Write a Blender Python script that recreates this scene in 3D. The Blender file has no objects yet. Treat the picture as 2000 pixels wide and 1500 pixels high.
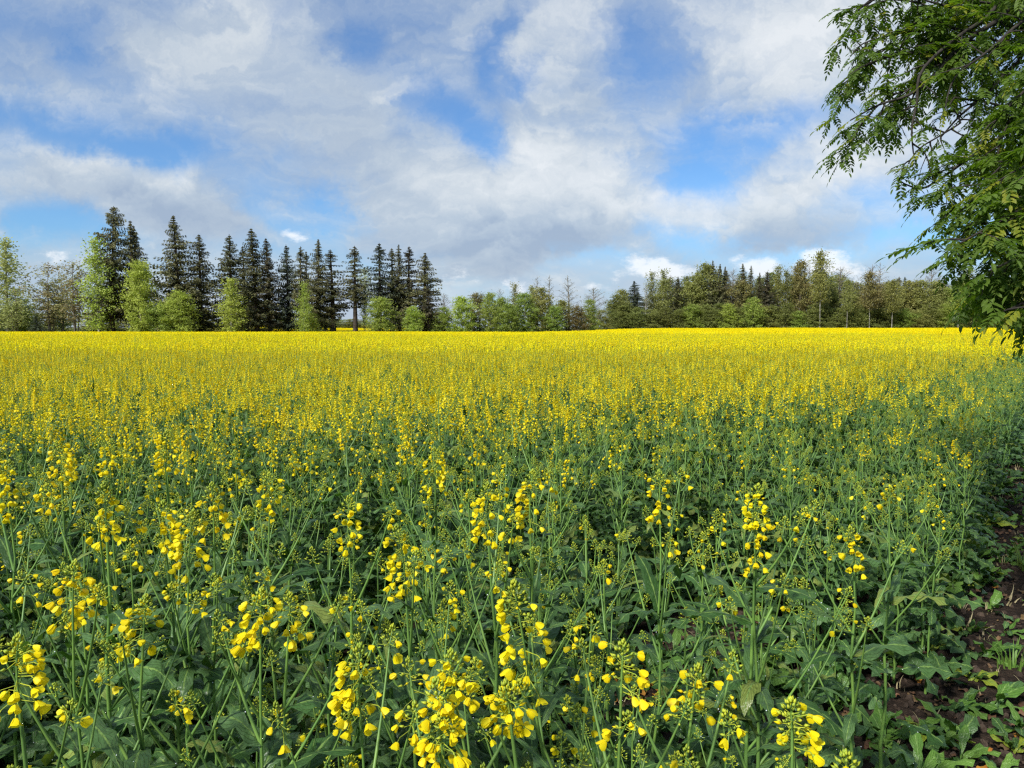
import bpy, math, random
import numpy as np
from mathutils import Vector, Matrix, Quaternion
R = math.radians
sc = bpy.context.scene
C = sc.collection
rnd = random.Random(7)

# ------------------------------------------------------------------ camera
CAM_H = 1.55
PITCH = R(4.28)
HF = R(34.5)
cam_d = bpy.data.cameras.new("camera"); cam = bpy.data.objects.new("camera", cam_d); C.objects.link(cam)
cam.location = (0, 0, CAM_H); cam.rotation_euler = (R(90) - PITCH, 0, 0)
cam_d.sensor_width = 36; cam_d.lens = 18 / math.tan(HF); cam_d.clip_start = 0.05; cam_d.clip_end = 9000
sc.camera = cam
FPX = 1000 / math.tan(HF)
def ray(px, py):
    xc = (px - 1000) / FPX; yc = -(py - 750) / FPX
    c, s = math.cos(PITCH), math.sin(PITCH)
    return Vector((xc, c + yc * s, -s + yc * c))
def at(px, py, Y):
    d = ray(px, py); return Vector((0, 0, CAM_H)) + d * (Y / d.y)
def proj(p):
    c, s = math.cos(PITCH), math.sin(PITCH)
    q = Vector(p) - Vector((0, 0, CAM_H))
    f = q.y * c - q.z * s; u = q.y * s + q.z * c
    if f < 0.05: return None
    return 1000 + FPX * q.x / f, 750 - FPX * u / f

# ------------------------------------------------------------------ render settings
sc.view_settings.view_transform = 'Standard'; sc.view_settings.look = 'None'
sc.view_settings.exposure = 0.62; sc.view_settings.gamma = 1.0
sc.render.engine = 'CYCLES'
cy = sc.cycles
cy.max_bounces = 5; cy.diffuse_bounces = 3; cy.glossy_bounces = 2; cy.transmission_bounces = 3; cy.transparent_max_bounces = 4
cy.caustics_reflective = False; cy.caustics_refractive = False
cy.use_denoising = False
cy.pixel_filter_type = 'BLACKMAN_HARRIS'; cy.filter_width = 1.3

# ------------------------------------------------------------------ node helper
class NT:
    def __init__(s, tree): s.t = tree; s.n = tree.nodes; s.l = tree.links
    def new(s, typ, **kw):
        n = s.n.new(typ)
        for k, v in kw.items(): setattr(n, k, v)
        return n
    def setin(s, n, i, v):
        if v is None: return
        if isinstance(v, bpy.types.NodeSocket): s.l.new(v, n.inputs[i])
        else: n.inputs[i].default_value = v
    def m(s, op, a, b=None, c=None, clamp=False):
        n = s.new('ShaderNodeMath', operation=op); n.use_clamp = clamp
        s.setin(n, 0, a); s.setin(n, 1, b); s.setin(n, 2, c); return n.outputs[0]
    def vm(s, op, a, b=None):
        n = s.new('ShaderNodeVectorMath', operation=op)
        s.setin(n, 0, a); s.setin(n, 1, b); return n.outputs[0]
    def length(s, a):
        n = s.new('ShaderNodeVectorMath', operation='LENGTH'); s.setin(n, 0, a); return n.outputs[1]
    def mix(s, f, a, b):
        n = s.new('ShaderNodeMix', data_type='RGBA'); s.setin(n, 0, f); s.setin(n, 6, a); s.setin(n, 7, b); return n.outputs[2]
    def noise(s, vec, scale, detail=3, rough=0.5, dist=0.0, dim='3D'):
        n = s.new('ShaderNodeTexNoise', noise_dimensions=dim)
        if vec is not None: s.l.new(vec, n.inputs['Vector'])
        n.inputs['Scale'].default_value = scale; n.inputs['Detail'].default_value = detail
        n.inputs['Roughness'].default_value = rough; n.inputs['Distortion'].default_value = dist
        return n
    def rng(s, v, a, b, c=0.0, d=1.0, smooth=True):
        n = s.new('ShaderNodeMapRange'); n.interpolation_type = 'SMOOTHSTEP' if smooth else 'LINEAR'
        s.setin(n, 0, v); s.setin(n, 1, a); s.setin(n, 2, b); s.setin(n, 3, c); s.setin(n, 4, d); return n.outputs[0]

# ------------------------------------------------------------------ sun and sky
SUN_EL, SUN_AZ = R(42), R(222)          # azimuth from +Y (view) clockwise: behind the camera, over its left shoulder
sun_d = bpy.data.lights.new("sun", 'SUN'); sun = bpy.data.objects.new("sun", sun_d); C.objects.link(sun)
sd = Vector((math.sin(SUN_AZ) * math.cos(SUN_EL), math.cos(SUN_AZ) * math.cos(SUN_EL), math.sin(SUN_EL)))
sun.rotation_euler = sd.to_track_quat('Z', 'Y').to_euler(); sun.location = sd * 50
sun_d.energy = 3.9; sun_d.angle = R(6); sun_d.color = (1.0, 0.97, 0.90)

world = bpy.data.worlds.new("World"); sc.world = world; world.use_nodes = True
w = NT(world.node_tree); w.n.clear()
out = w.new('ShaderNodeOutputWorld'); bg = w.new('ShaderNodeBackground'); w.l.new(bg.outputs[0], out.inputs[0])
sky = w.new('ShaderNodeTexSky', sky_type='NISHITA'); sky.sun_disc = False
sky.sun_elevation = SUN_EL; sky.sun_rotation = SUN_AZ; sky.ozone_density = 2.0; sky.air_density = 1.0; sky.dust_density = 0.6
tc = w.new('ShaderNodeTexCoord'); D = tc.outputs['Generated']
sep = w.new('ShaderNodeSeparateXYZ'); w.l.new(D, sep.inputs[0])
ay = w.m('MAXIMUM', w.m('ABSOLUTE', sep.outputs[1]), 0.22)
u = w.m('DIVIDE', sep.outputs[0], ay); v = w.m('DIVIDE', sep.outputs[2], ay)
cmb = w.new('ShaderNodeCombineXYZ'); w.l.new(u, cmb.inputs[0]); w.l.new(v, cmb.inputs[1])
uv = cmb.outputs[0]
# gentle warp so that no cloud keeps a plain outline
wn = w.noise(uv, 2.6, 7, 0.62)
warp = w.vm('SUBTRACT', wn.outputs['Color'], (0.5, 0.5, 0.5))
wsc = w.new('ShaderNodeVectorMath', operation='MULTIPLY'); w.l.new(warp, wsc.inputs[0]); wsc.inputs[1].default_value = (0.42, 0.26, 0)
uvw = w.vm('ADD', uv, wsc.outputs[0])
# clouds lie in a layer seen in perspective
zc = w.m('ADD', w.m('MAXIMUM', sep.outputs[2], 0.0), 0.34)
cp = w.new('ShaderNodeCombineXYZ'); w.l.new(w.m('DIVIDE', sep.outputs[0], zc), cp.inputs[0]); w.l.new(w.m('DIVIDE', sep.outputs[1], zc), cp.inputs[1])
P = w.vm('ADD', cp.outputs[0], w.vm('MULTIPLY', warp, (0.9, 0.9, 0.0)))
def blob(cx, cy_, rx, ry, ang=0.0, src=None):
    """soft ellipse in direction space; numbers are pixels of the photo turned into directions"""
    d = ray(cx, cy_); u0, v0 = d.x / d.y, d.z / d.y
    mp = w.new('ShaderNodeMapping', vector_type='TEXTURE')
    w.l.new(src or uvw, mp.inputs[0])
    mp.inputs['Location'].default_value = (u0, v0, 0)
    mp.inputs['Rotation'].default_value = (0, 0, R(ang))
    mp.inputs['Scale'].default_value = (rx / FPX, ry / FPX, 1)
    return w.rng(w.length(mp.outputs[0]), 0.0, 1.9, 1.0, 0.0)
def blobsum(lst, src=None):
    acc = None
    for (cx, cy_, rx, ry, ang, k) in lst:
        b = blob(cx, cy_, rx, ry, ang, src)
        k = k * .80 if k < 0 else k
        acc = w.m('MULTIPLY', b, k) if acc is None else w.m('MULTIPLY_ADD', b, k, acc)
    return acc
fb = w.noise(P, 1.9, 5, 0.50, 0.1).outputs['Fac']
fb2 = w.noise(P, 5.6, 6, 0.52, 0.1).outputs['Fac']
fb3 = w.noise(P, 14.0, 7, 0.62, 0.2).outputs['Fac']
cov = w.m('ADD', w.m('ADD', w.m('MULTIPLY', fb, 0.62), w.m('MULTIPLY', fb2, 0.40)), w.m('MULTIPLY', w.m('SUBTRACT', fb3, 0.5), 0.20))
shape = blobsum([
    (130, 225, 150, 42, -8, -.42), (335, 272, 130, 34, -4, -.46), (40, 300, 60, 26, 0, -.12),
    (170, 60, 60, 60, -40, -.30), (20, 20, 110, 40, 0, -.18), (250, 150, 90, 40, -20, -.16), (330, 20, 70, 30, 0, -.2), (420, 230, 60, 30, -20, -.14),
    (570, 330, 60, 40, 20, -.20), (620, 395, 120, 26, -12, -.34), (720, 445, 60, 20, -10, -.28),
    (150, 430, 75, 42, 10, -.46), (60, 395, 60, 26, -30, -.3), (30, 470, 70, 18, 0, -.2),
    (840, 205, 80, 40, -15, -.36), (925, 255, 45, 40, -20, -.40), (700, 130, 34, 40, -50, -.28), (540, 50, 30, 40, 0, -.14),
    (970, 95, 36, 60, -20, -.36), (1030, 160, 34, 26, 0, -.36), (1260, 140, 70, 70, -30, -.32), (1370, 270, 110, 34, 12, -.42), (1330, 320, 40, 32, 0, -.3), (1560, 230, 90, 26, 5, -.34), (1250, 45, 50, 40, 0, -.16),
    (1320, 455, 80, 36, 0, -.50), (1540, 490, 150, 20, 3, -.44), (1700, 370, 130, 34, 5, -.30), (1760, 440, 120, 24, 0, -.30),
    (900, 545, 160, 26, 0, -.14), (1120, 520, 120, 14, 0, -.2),
    (1000, 440, 210, 64, 0, .34), (1110, 330, 190, 80, -5, .26), (760, 330, 130, 70, -15, .24), (270, 340, 240, 60, -12, .24), (400, 400, 140, 40, 0, .2), (10, 400, 50, 50, 0, .2),
    (1500, 395, 180, 60, 10, .28), (480, 130, 220, 100, -20, .14), (1130, 60, 120, 90, 30, .16), (1560, 90, 240, 100, 20, .22), (900, 400, 120, 60, 0, .16), (1850, 300, 160, 70, 0, .12),
])
cov = w.m('ADD', cov, shape)
alpha = w.rng(cov, 0.12, 0.76, 0.08, 1.0)
# far cumulus over the trees: crisp heaps, lit from the side
fn = w.noise(w.vm('MULTIPLY', uv, (1, 1.7, 1)), 17.0, 8, 0.66).outputs['Fac']
puff = blobsum([(1260, 522, 66, 26, -4, 1.), (1330, 528, 50, 16, 0, .8), (1480, 518, 46, 26, 0, 1.), (1650, 515, 60, 30, -18, 1.), (1590, 512, 30, 20, 0, .8), (1740, 500, 30, 10, 0, .5), 
                (572, 460, 30, 12, -6, .9), (108, 506, 40, 16, 0, .95), (1050, 560, 130, 20, 0, .6), (880, 540, 50, 26, 0, .45)], uv)
puffa = w.rng(w.m('ADD', puff, w.m('MULTIPLY', w.m('MULTIPLY', w.m('SUBTRACT', fn, 0.5), 3.6), w.rng(puff, 0.02, 0.4))), 0.34, 1.10)
# low grey-white bank just above the horizon
bank = w.m('MULTIPLY', w.rng(v, 0.03, 0.13, 1.0, 0.0), w.rng(w.noise(w.vm('MULTIPLY', uv, (1, 2.6, 1)), 5, 6, 0.6).outputs['Fac'], 0.30, 0.56))
# cloud tone: bases grey-blue, tops near white
tone = w.m('ADD', w.m('ADD', w.m('MULTIPLY', fb2, 0.75), w.m('MULTIPLY', w.m('SUBTRACT', fb3, 0.5), 0.34)), w.m('MULTIPLY', w.noise(P, 2.6, 5, 0.5).outputs['Fac'], 0.75))
tsh = blobsum([(1130, 340, 210, 70, 0, .32), (1040, 275, 120, 30, 0, .12), (1000, 478, 200, 34, 0, -.30), (1500, 340, 170, 50, 10, .26), (1470, 462, 160, 26, 5, -.22), (500, 110, 130, 90, -35, .14), (1130, 60, 100, 80, 0, .22),
               (1540, 90, 220, 110, 0, .24), (210, 300, 180, 26, -12, .22), (390, 305, 60, 40, 0, .2), (300, 400, 260, 44, 0, -.14), (600, 230, 240, 60, -20, -.08), (100, 60, 200, 80, 0, -.22), (850, 340, 130, 40, -20, .12), (900, 360, 60, 40, 0, .1),
               (30, 330, 60, 50, 0, .06), (0, 420, 80, 40, 0, .04), (1800, 300, 160, 80, 0, .25), (1900, 480, 200, 60, 0, .0)])
tone = w.rng(w.m('ADD', tone, tsh), 0.50, 1.16, 0, 1, False)
cr = w.new('ShaderNodeValToRGB'); w.l.new(tone, cr.inputs[0])
e = cr.color_ramp.elements; e[0].position = 0; e[0].color = (0.34, 0.42, 0.54, 1); e[1].position = 1; e[1].color = (0.76, 0.79, 0.81, 1)
x = e.new(0.42); x.color = (0.46, 0.535, 0.62, 1); x = e.new(0.72); x.color = (0.62, 0.67, 0.71, 1)
# Nishita sky, a little deeper high up as in the photo
skyc = w.vm('MULTIPLY', sky.outputs[0], (0.062, 0.100, 0.138))
c1 = w.mix(bank, skyc, (0.50, 0.60, 0.73, 1))
c2 = w.mix(w.m('MULTIPLY', alpha, 0.93), c1, cr.outputs[0])
c3 = w.mix(w.m('MULTIPLY', puffa, 0.78), c2, (0.90, 0.93, 0.96, 1))
low = w.rng(sep.outputs[2], -0.02, 0.0, 0.0, 1.0)
c4 = w.mix(low, (0.10, 0.11, 0.07, 1), c3)
w.l.new(c4, bg.inputs[0]); bg.inputs[1].default_value = 0.73
try:
    world.cycles.sampling_method = 'MANUAL'; world.cycles.sample_map_resolution = 512
except Exception: pass

# ------------------------------------------------------------------ materials
def mat(name, col, rough=0.6, col2=None, nscale=8.0, transl=0.0, spec=0.3, bump=0.0, objvar=0.0, satvar=0.0, coord='Object', tcol=None):
    m = bpy.data.materials.new(name); m.use_nodes = True; t = NT(m.node_tree); t.n.clear()
    o = t.new('ShaderNodeOutputMaterial'); b = t.new('ShaderNodeBsdfPrincipled')
    b.inputs['Roughness'].default_value = rough; b.inputs['Specular IOR Level'].default_value = spec
    tcn = t.new('ShaderNodeTexCoord'); vec = tcn.outputs[coord]
    c = None
    if col2 is not None:
        n = t.noise(vec, nscale, 3, 0.6)
        f = t.rng(n.outputs['Fac'], 0.36, 0.64)
        c = t.mix(f, (*col, 1), (*col2, 1))
    else:
        rgb = t.new('ShaderNodeRGB'); rgb.outputs[0].default_value = (*col, 1); c = rgb.outputs[0]
    if objvar or satvar:
        oi = t.new('ShaderNodeObjectInfo'); hs = t.new('ShaderNodeHueSaturation')
        t.l.new(c, hs.inputs['Color'])
        t.l.new(t.rng(oi.outputs['Random'], 0, 1, 1 - objvar, 1 + objvar, False), hs.inputs['Value'])
        r2 = t.m('FRACT', t.m('MULTIPLY', oi.outputs['Random'], 17.3))
        t.l.new(t.rng(r2, 0, 1, 0.5 - satvar, 0.5 + satvar, False), hs.inputs['Hue'])
        c = hs.outputs[0]
    t.l.new(c, b.inputs['Base Color'])
    if bump:
        n2 = t.noise(vec, nscale * 3, 4, 0.6); bp = t.new('ShaderNodeBump'); bp.inputs['Strength'].default_value = bump; bp.inputs['Distance'].default_value = 0.02
        t.l.new(n2.outputs['Fac'], bp.inputs['Height']); t.l.new(bp.outputs[0], b.inputs['Normal'])
    sh = b.outputs[0]
    if transl:
        tr = t.new('ShaderNodeBsdfTranslucent'); mx = t.new('ShaderNodeMixShader'); mx.inputs[0].default_value = transl
        if tcol: tr.inputs[0].default_value = (*tcol, 1)
        else: t.l.new(c, tr.inputs[0])
        t.l.new(b.outputs[0], mx.inputs[1]); t.l.new(tr.outputs[0], mx.inputs[2]); sh = mx.outputs[0]
    t.l.new(sh, o.inputs[0]); return m

M = {}
M['petal'] = mat('petal_yellow', (0.90, 0.77, 0.012), 0.5, (0.90, 0.71, 0.008), 60, 0.40, 0.25, objvar=0.06, satvar=0.006)
M['petal_far'] = mat('petal_yellow_far', (0.92, 0.80, 0.006), 0.6, (0.92, 0.74, 0.004), 0.5, 0.4, 0.15, objvar=0.08, satvar=0.008)
M['bud'] = mat('flower_bud', (0.45, 0.48, 0.03), 0.5, (0.26, 0.36, 0.04), 70, 0.15, 0.3, objvar=0.12)
M['stem'] = mat('rapeseed_stem', (0.15, 0.26, 0.05), 0.42, (0.10, 0.195, 0.045), 14, 0.0, 0.4, objvar=0.15)
M['leaf_far'] = mat('rapeseed_leaf_far', (0.12, 0.21, 0.05), 0.55, (0.07, 0.14, 0.035), 3, 0.2, 0.3, objvar=0.2)
M['drop'] = mat('water_drop', (0.75, 0.8, 0.85), 0.04, spec=1.0)

def leafmat(name, ca, cb, cm, rough=0.42, transl=0.22):
    m = bpy.data.materials.new(name); m.use_nodes = True; t = NT(m.node_tree); t.n.clear()
    o = t.new('ShaderNodeOutputMaterial'); b = t.new('ShaderNodeBsdfPrincipled')
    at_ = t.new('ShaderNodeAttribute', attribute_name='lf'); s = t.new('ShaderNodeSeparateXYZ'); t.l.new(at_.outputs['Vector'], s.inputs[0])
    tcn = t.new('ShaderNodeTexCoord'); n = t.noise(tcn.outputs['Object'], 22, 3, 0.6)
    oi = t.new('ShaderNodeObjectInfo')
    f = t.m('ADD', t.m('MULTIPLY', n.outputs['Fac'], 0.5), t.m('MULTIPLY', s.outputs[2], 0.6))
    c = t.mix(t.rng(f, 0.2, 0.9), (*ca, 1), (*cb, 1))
    # veins: midrib and slanting side veins
    au = t.m('ABSOLUTE', s.outputs[0])
    mid = t.rng(au, 0.03, 0.14, 1, 0)
    vv = t.m('ABSOLUTE', t.m('SINE', t.m('ADD', t.m('MULTIPLY', s.outputs[1], 26), t.m('MULTIPLY', au, -9))))
    side = t.m('MULTIPLY', t.rng(vv, 0.0, 0.22, 1, 0), 0.35)
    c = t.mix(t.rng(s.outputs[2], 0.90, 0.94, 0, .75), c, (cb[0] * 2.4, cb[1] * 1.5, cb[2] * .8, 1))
    c = t.mix(t.m('MAXIMUM', mid, side), c, (*cm, 1))
    hs = t.new('ShaderNodeHueSaturation'); t.l.new(c, hs.inputs['Color'])
    t.l.new(t.rng(oi.outputs['Random'], 0, 1, 0.8, 1.2, False), hs.inputs['Value']); c = hs.outputs[0]
    t.l.new(c, b.inputs['Base Color']); b.inputs['Specular IOR Level'].default_value = 0.38
    t.l.new(t.rng(n.outputs['Fac'], 0.3, 0.7, rough - 0.1, rough + 0.15), b.inputs['Roughness'])
    bp = t.new('ShaderNodeBump'); bp.inputs['Strength'].default_value = 0.9; bp.inputs['Distance'].default_value = 0.007
    t.l.new(t.m('ADD', t.noise(tcn.outputs['Object'], 60, 2, 0.5).outputs['Fac'], t.m('MULTIPLY', side, -1.0)), bp.inputs['Height']); t.l.new(bp.outputs[0], b.inputs['Normal'])
    tr = t.new('ShaderNodeBsdfTranslucent'); mx = t.new('ShaderNodeMixShader'); mx.inputs[0].default_value = transl
    gm = t.new('ShaderNodeVectorMath', operation='MULTIPLY'); t.l.new(c, gm.inputs[0]); gm.inputs[1].default_value = (1.5, 1.7, 0.5); t.l.new(gm.outputs[0], tr.inputs[0])
    t.l.new(b.outputs[0], mx.inputs[1]); t.l.new(tr.outputs[0], mx.inputs[2]); t.l.new(mx.outputs[0], o.inputs[0]); return m
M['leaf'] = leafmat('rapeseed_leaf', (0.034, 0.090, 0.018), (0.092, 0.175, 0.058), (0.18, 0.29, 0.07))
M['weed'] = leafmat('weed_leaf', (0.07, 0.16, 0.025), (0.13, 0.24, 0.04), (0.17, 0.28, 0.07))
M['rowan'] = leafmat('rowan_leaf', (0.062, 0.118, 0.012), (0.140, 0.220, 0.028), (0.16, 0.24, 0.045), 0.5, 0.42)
M['bark'] = mat('grey_bark', (0.022, 0.018, 0.015), 0.85, (0.042, 0.036, 0.030), 9, bump=0.6)
M['spruce_bark'] = mat('spruce_bark', (0.04, 0.03, 0.024), 0.9, (0.075, 0.058, 0.046), 1.5)
M['birch_bark'] = mat('birch_bark', (0.36, 0.35, 0.31), 0.7, (0.13, 0.12, 0.10), 1.2)
M['grey_twig'] = mat('grey_twig_bark', (0.16, 0.135, 0.11), 0.85, (0.22, 0.19, 0.16), 1.0)
M['spruce'] = mat('spruce_needles', (0.085, 0.092, 0.036), 0.6, (0.175, 0.168, 0.072), 0.55, 0.15, objvar=0.25, satvar=0.01)
M['spruce_blue'] = mat('spruce_needles_blue', (0.050, 0.068, 0.042), 0.6, (0.100, 0.120, 0.072), 0.5, 0.08, objvar=0.2)
M['spruce_rust'] = mat('spruce_needles_rusty', (0.056, 0.054, 0.028), 0.6, (0.105, 0.090, 0.050), 0.5, 0.08, objvar=0.2)
M['fresh'] = mat('fresh_leaves', (0.38, 0.47, 0.07), 0.5, (0.50, 0.58, 0.13), 0.5, 0.5, objvar=0.10, satvar=0.01)
M['pale'] = mat('pale_leaves', (0.38, 0.44, 0.14), 0.5, (0.50, 0.54, 0.21), 0.5, 0.5, objvar=0.10, satvar=0.01)
M['mid'] = mat('mid_green_leaves', (0.25, 0.33, 0.055), 0.5, (0.37, 0.45, 0.10), 0.5, 0.46, objvar=0.12, satvar=0.012)
M['olive'] = mat('olive_leaves', (0.24, 0.25, 0.065), 0.55, (0.33, 0.335, 0.10), 0.45, 0.45, objvar=0.15, satvar=0.015)
M['dark'] = mat('dark_olive_leaves', (0.17, 0.20, 0.050), 0.55, (0.25, 0.275, 0.075), 0.45, 0.42, objvar=0.15, satvar=0.012)
M['rust'] = mat('rusty_young_leaves', (0.21, 0.17, 0.060), 0.55, (0.25, 0.23, 0.08), 0.45, 0.4, objvar=0.12, satvar=0.012)
M['tan'] = mat('tan_young_leaves', (0.36, 0.28, 0.14), 0.55, (0.36, 0.36, 0.14), 0.45, 0.4, objvar=0.10, satvar=0.012)
M['dead'] = mat('dead_leaf', (0.12, 0.075, 0.04), 0.7, (0.09, 0.045, 0.02), 30, objvar=0.45, satvar=0.02)
M['orange_leaf'] = mat('orange_dead_leaf', (0.42, 0.20, 0.03), 0.6, (0.30, 0.11, 0.02), 30, 0.15, objvar=0.2)
M['grass'] = mat('grass_blade', (0.10, 0.20, 0.03), 0.5, (0.16, 0.26, 0.05), 3, 0.3, objvar=0.2, satvar=0.01)
M['straw'] = mat('dry_straw', (0.32, 0.27, 0.15), 0.7, objvar=0.2)
M['clod'] = mat('soil_clod', (0.040, 0.026, 0.018), 0.9, (0.075, 0.052, 0.038), 25, bump=0.5, objvar=0.3)

# ------------------------------------------------------------------ mesh builder
class MB:
    def __init__(s): s.v = []; s.f = []; s.mi = []; s.a = []; s.mats = []
    def slot(s, m):
        if m not in s.mats: s.mats.append(m)
        return s.mats.index(m)
    def add(s, vs, fs, m, att=None):
        o = len(s.v); s.v.extend(vs); k = s.slot(m)
        s.a.extend(att if att is not None else [(0, 0, 0.5)] * len(vs))
        for f in fs: s.f.append(tuple(i + o for i in f)); s.mi.append(k)
    def tube(s, pts, rads, m, n=5):
        vs = []; fs = []
        for i, p in enumerate(pts):
            p = Vector(p)
            a = Vector(pts[max(i - 1, 0)]); b = Vector(pts[min(i + 1, len(pts) - 1)])
            d = (b - a); d = d.normalized() if d.length > 1e-9 else Vector((0, 0, 1))
            x = d.cross(Vector((0.31, 0.95, 0.05))); x = x.normalized() if x.length > 1e-4 else Vector((1, 0, 0)); y = d.cross(x)
            for k in range(n):
                t = 2 * math.pi * k / n
                q = p + (x * math.cos(t) + y * math.sin(t)) * rads[i]; vs.append((q.x, q.y, q.z))
        for i in range(len(pts) - 1):
            for k in range(n):
                k2 = (k + 1) % n
                fs.append((i * n + k, i * n + k2, (i + 1) * n + k2, (i + 1) * n + k))
        s.add(vs, fs, m)
    def mesh(s, name, smooth=True):
        me = bpy.data.meshes.new(name)
        me.from_pydata(s.v, [], s.f)
        for m in s.mats: me.materials.append(m)
        if len(s.mats) > 1: me.polygons.foreach_set('material_index', s.mi)
        if smooth: me.polygons.foreach_set('use_smooth', [True] * len(s.f))
        at_ = me.attributes.new('lf', 'FLOAT_VECTOR', 'POINT'); at_.data.foreach_set('vector', np.array(s.a, dtype=np.float32).ravel())
        me.update(); return me

def link(name, me, parent=None, loc=None):
    o = bpy.data.objects.new(name, me); C.objects.link(o)
    if parent is not None: o.parent = parent
    if loc is not None: o.location = loc
    return o
def tag(o, label=None, cat=None, group=None, kind=None):
    if label: o['label'] = label
    if cat: o['category'] = cat
    if group: o['group'] = group
    if kind: o['kind'] = kind
    return o

# ------------------------------------------------------------------ terrain
def sm(a, b, x):
    t = min(1, max(0, (x - a) / (b - a))); return t * t * (3 - 2 * t)
def gz(x, y):
    u_ = x / max(y, 1.0)
    t = sm(0.02, 0.24, u_)
    zl = -0.34 * sm(25, 150, y) + 1.75 * sm(165, 290, y)
    zr = 0.40 * sm(20, 200, y) + 0.5 * sm(215, 300, y)
    return zl * (1 - t) + zr * t
def edge(x, y):
    """distance to the left of the crop's right-hand edge (positive inside the field)"""
    return (0.73 * y - 0.45 - x) / math.hypot(1, 0.73)
def far_edge(u_):
    t = sm(0.03, 0.20, u_); return 150 + 55 * t

# ground sheet
gx = [0.0]
st = 0.5
while gx[-1] < 3600: gx.append(gx[-1] + st); st *= 1.13
xs = [-a for a in gx[:0:-1]] + gx
ys = [-300, -150, -60, -25, -10, -4, -1] + [a for a in gx]
gmb = MB(); W_ = len(xs)
vs = []
for y in ys:
    for x in xs:
        n = 0
        if abs(x) < 12 and -2 < y < 14: n = 0.015 * math.sin(x * 5.1 + y * 2.3) * math.cos(y * 4.7 - x)
        vs.append((x, y, gz(x, y) + n if y > 0 else n))
fs = [(j * W_ + i, j * W_ + i + 1, (j + 1) * W_ + i + 1, (j + 1) * W_ + i) for j in range(len(ys) - 1) for i in range(W_ - 1)]
def ground_mat():
    m = bpy.data.materials.new('soil_and_grass'); m.use_nodes = True; t = NT(m.node_tree); t.n.clear()
    o = t.new('ShaderNodeOutputMaterial'); b = t.new('ShaderNodeBsdfPrincipled'); b.inputs['Roughness'].default_value = 0.95; b.inputs['Specular IOR Level'].default_value = 0.15
    g = t.new('ShaderNodeNewGeometry'); pos = g.outputs['Position']
    s = t.new('ShaderNodeSeparateXYZ'); t.l.new(pos, s.inputs[0])
    n1 = t.noise(pos, 2.2, 6, 0.65).outputs['Fac']; n2 = t.noise(pos, 28, 5, 0.7).outputs['Fac']
    soil = t.mix(t.rng(n2, 0.35, 0.7), (0.022, 0.014, 0.010, 1), (0.075, 0.050, 0.036, 1))
    soil = t.mix(t.rng(n1, 0.55, 0.75, 0, 0.5), soil, (0.05, 0.045, 0.02, 1))
    gr = t.mix(t.rng(n1, 0.35, 0.65), (0.05, 0.10, 0.025, 1), (0.10, 0.15, 0.04, 1))
    # grass right of the worked strip and beyond the crop
    ed = t.m('SUBTRACT', s.outputs[0], t.m('MULTIPLY_ADD', s.outputs[1], 0.73, -0.45))
    f1 = t.rng(t.m('ADD', ed, t.m('MULTIPLY', n1, 1.5)), 1.9, 3.0)
    f2 = t.rng(s.outputs[1], 148, 152)
    t.l.new(t.mix(t.m('MAXIMUM', f1, f2), soil, gr), b.inputs['Base Color'])
    bp = t.new('ShaderNodeBump'); bp.inputs['Strength'].default_value = 1.0; bp.inputs['Distance'].default_value = 0.05
    t.l.new(t.m('ADD', n2, t.noise(pos, 90, 3, 0.6).outputs['Fac']), bp.inputs['Height']); t.l.new(bp.outputs[0], b.inputs['Normal'])
    t.l.new(b.outputs[0], o.inputs[0]); return m
gmb.add(vs, fs, ground_mat())
tag(link('ground', gmb.mesh('ground')), kind='structure')

# ------------------------------------------------------------------ rapeseed plants
def frame(d):
    d = d.normalized(); x = d.cross(Vector((0, 0, 1)))
    x = Vector((1, 0, 0)) if x.length < 1e-3 else x.normalized()
    return d, x, x.cross(d).normalized()

def leaf(mb, base, az, elev, length, width, droop, r, m, lobed=0.0, n=9, fold=0.25, petiole=0.0):
    """one leaf blade: a folded strip that arches and droops, with a wavy or lobed margin"""
    h = Vector((math.cos(az), math.sin(az), 0)); side = Vector((-math.sin(az), math.cos(az), 0))
    p = Vector(base); vs = []; att = []; rv = r.random(); el = elev
    tw = r.uniform(-0.5, 0.5); ph = r.uniform(0, 6)
    tot = n
    for i in range(n + 1):
        t = i / n
        if t < petiole: wd = 0.06
        else:
            q = (t - petiole) / (1 - petiole)
            wd = (math.sin(math.pi * min(1, q * 0.93 + 0.05)) ** 0.65) * (0.55 + 0.6 * q if petiole else 1.05 - 0.35 * q)
            if lobed:
                wd *= 1 + lobed * math.sin(i * 2.2 + ph)
        d = h * math.cos(el) + Vector((0, 0, 1)) * math.sin(el)
        nrm = d.cross(side).normalized() * -1
        sd_ = (side * math.cos(tw * t) + nrm * math.sin(tw * t))
        up = nrm * (fold * width * wd * 0.5)
        rp = 0.20 * width * math.sin(i * 1.9 + ph) * (1 if lobed else 0.4)
        hw = sd_ * (width * 0.5 * wd)
        a = p + hw + up + nrm * rp; c = p - hw + up - nrm * rp
        for k, q_ in ((1, a), (0, p), (-1, c)): vs.append((q_.x, q_.y, q_.z)); att.append((k, t, rv))
        p = p + d * (length / n); el -= droop / n * (0.5 + t)
    fs = []
    for i in range(n):
        b0 = i * 3; b1 = b0 + 3
        fs += [(b0, b0 + 1, b1 + 1, b1), (b0 + 1, b0 + 2, b1 + 2, b1 + 1)]
    mb.add(vs, fs, m, att)
    return vs

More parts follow.
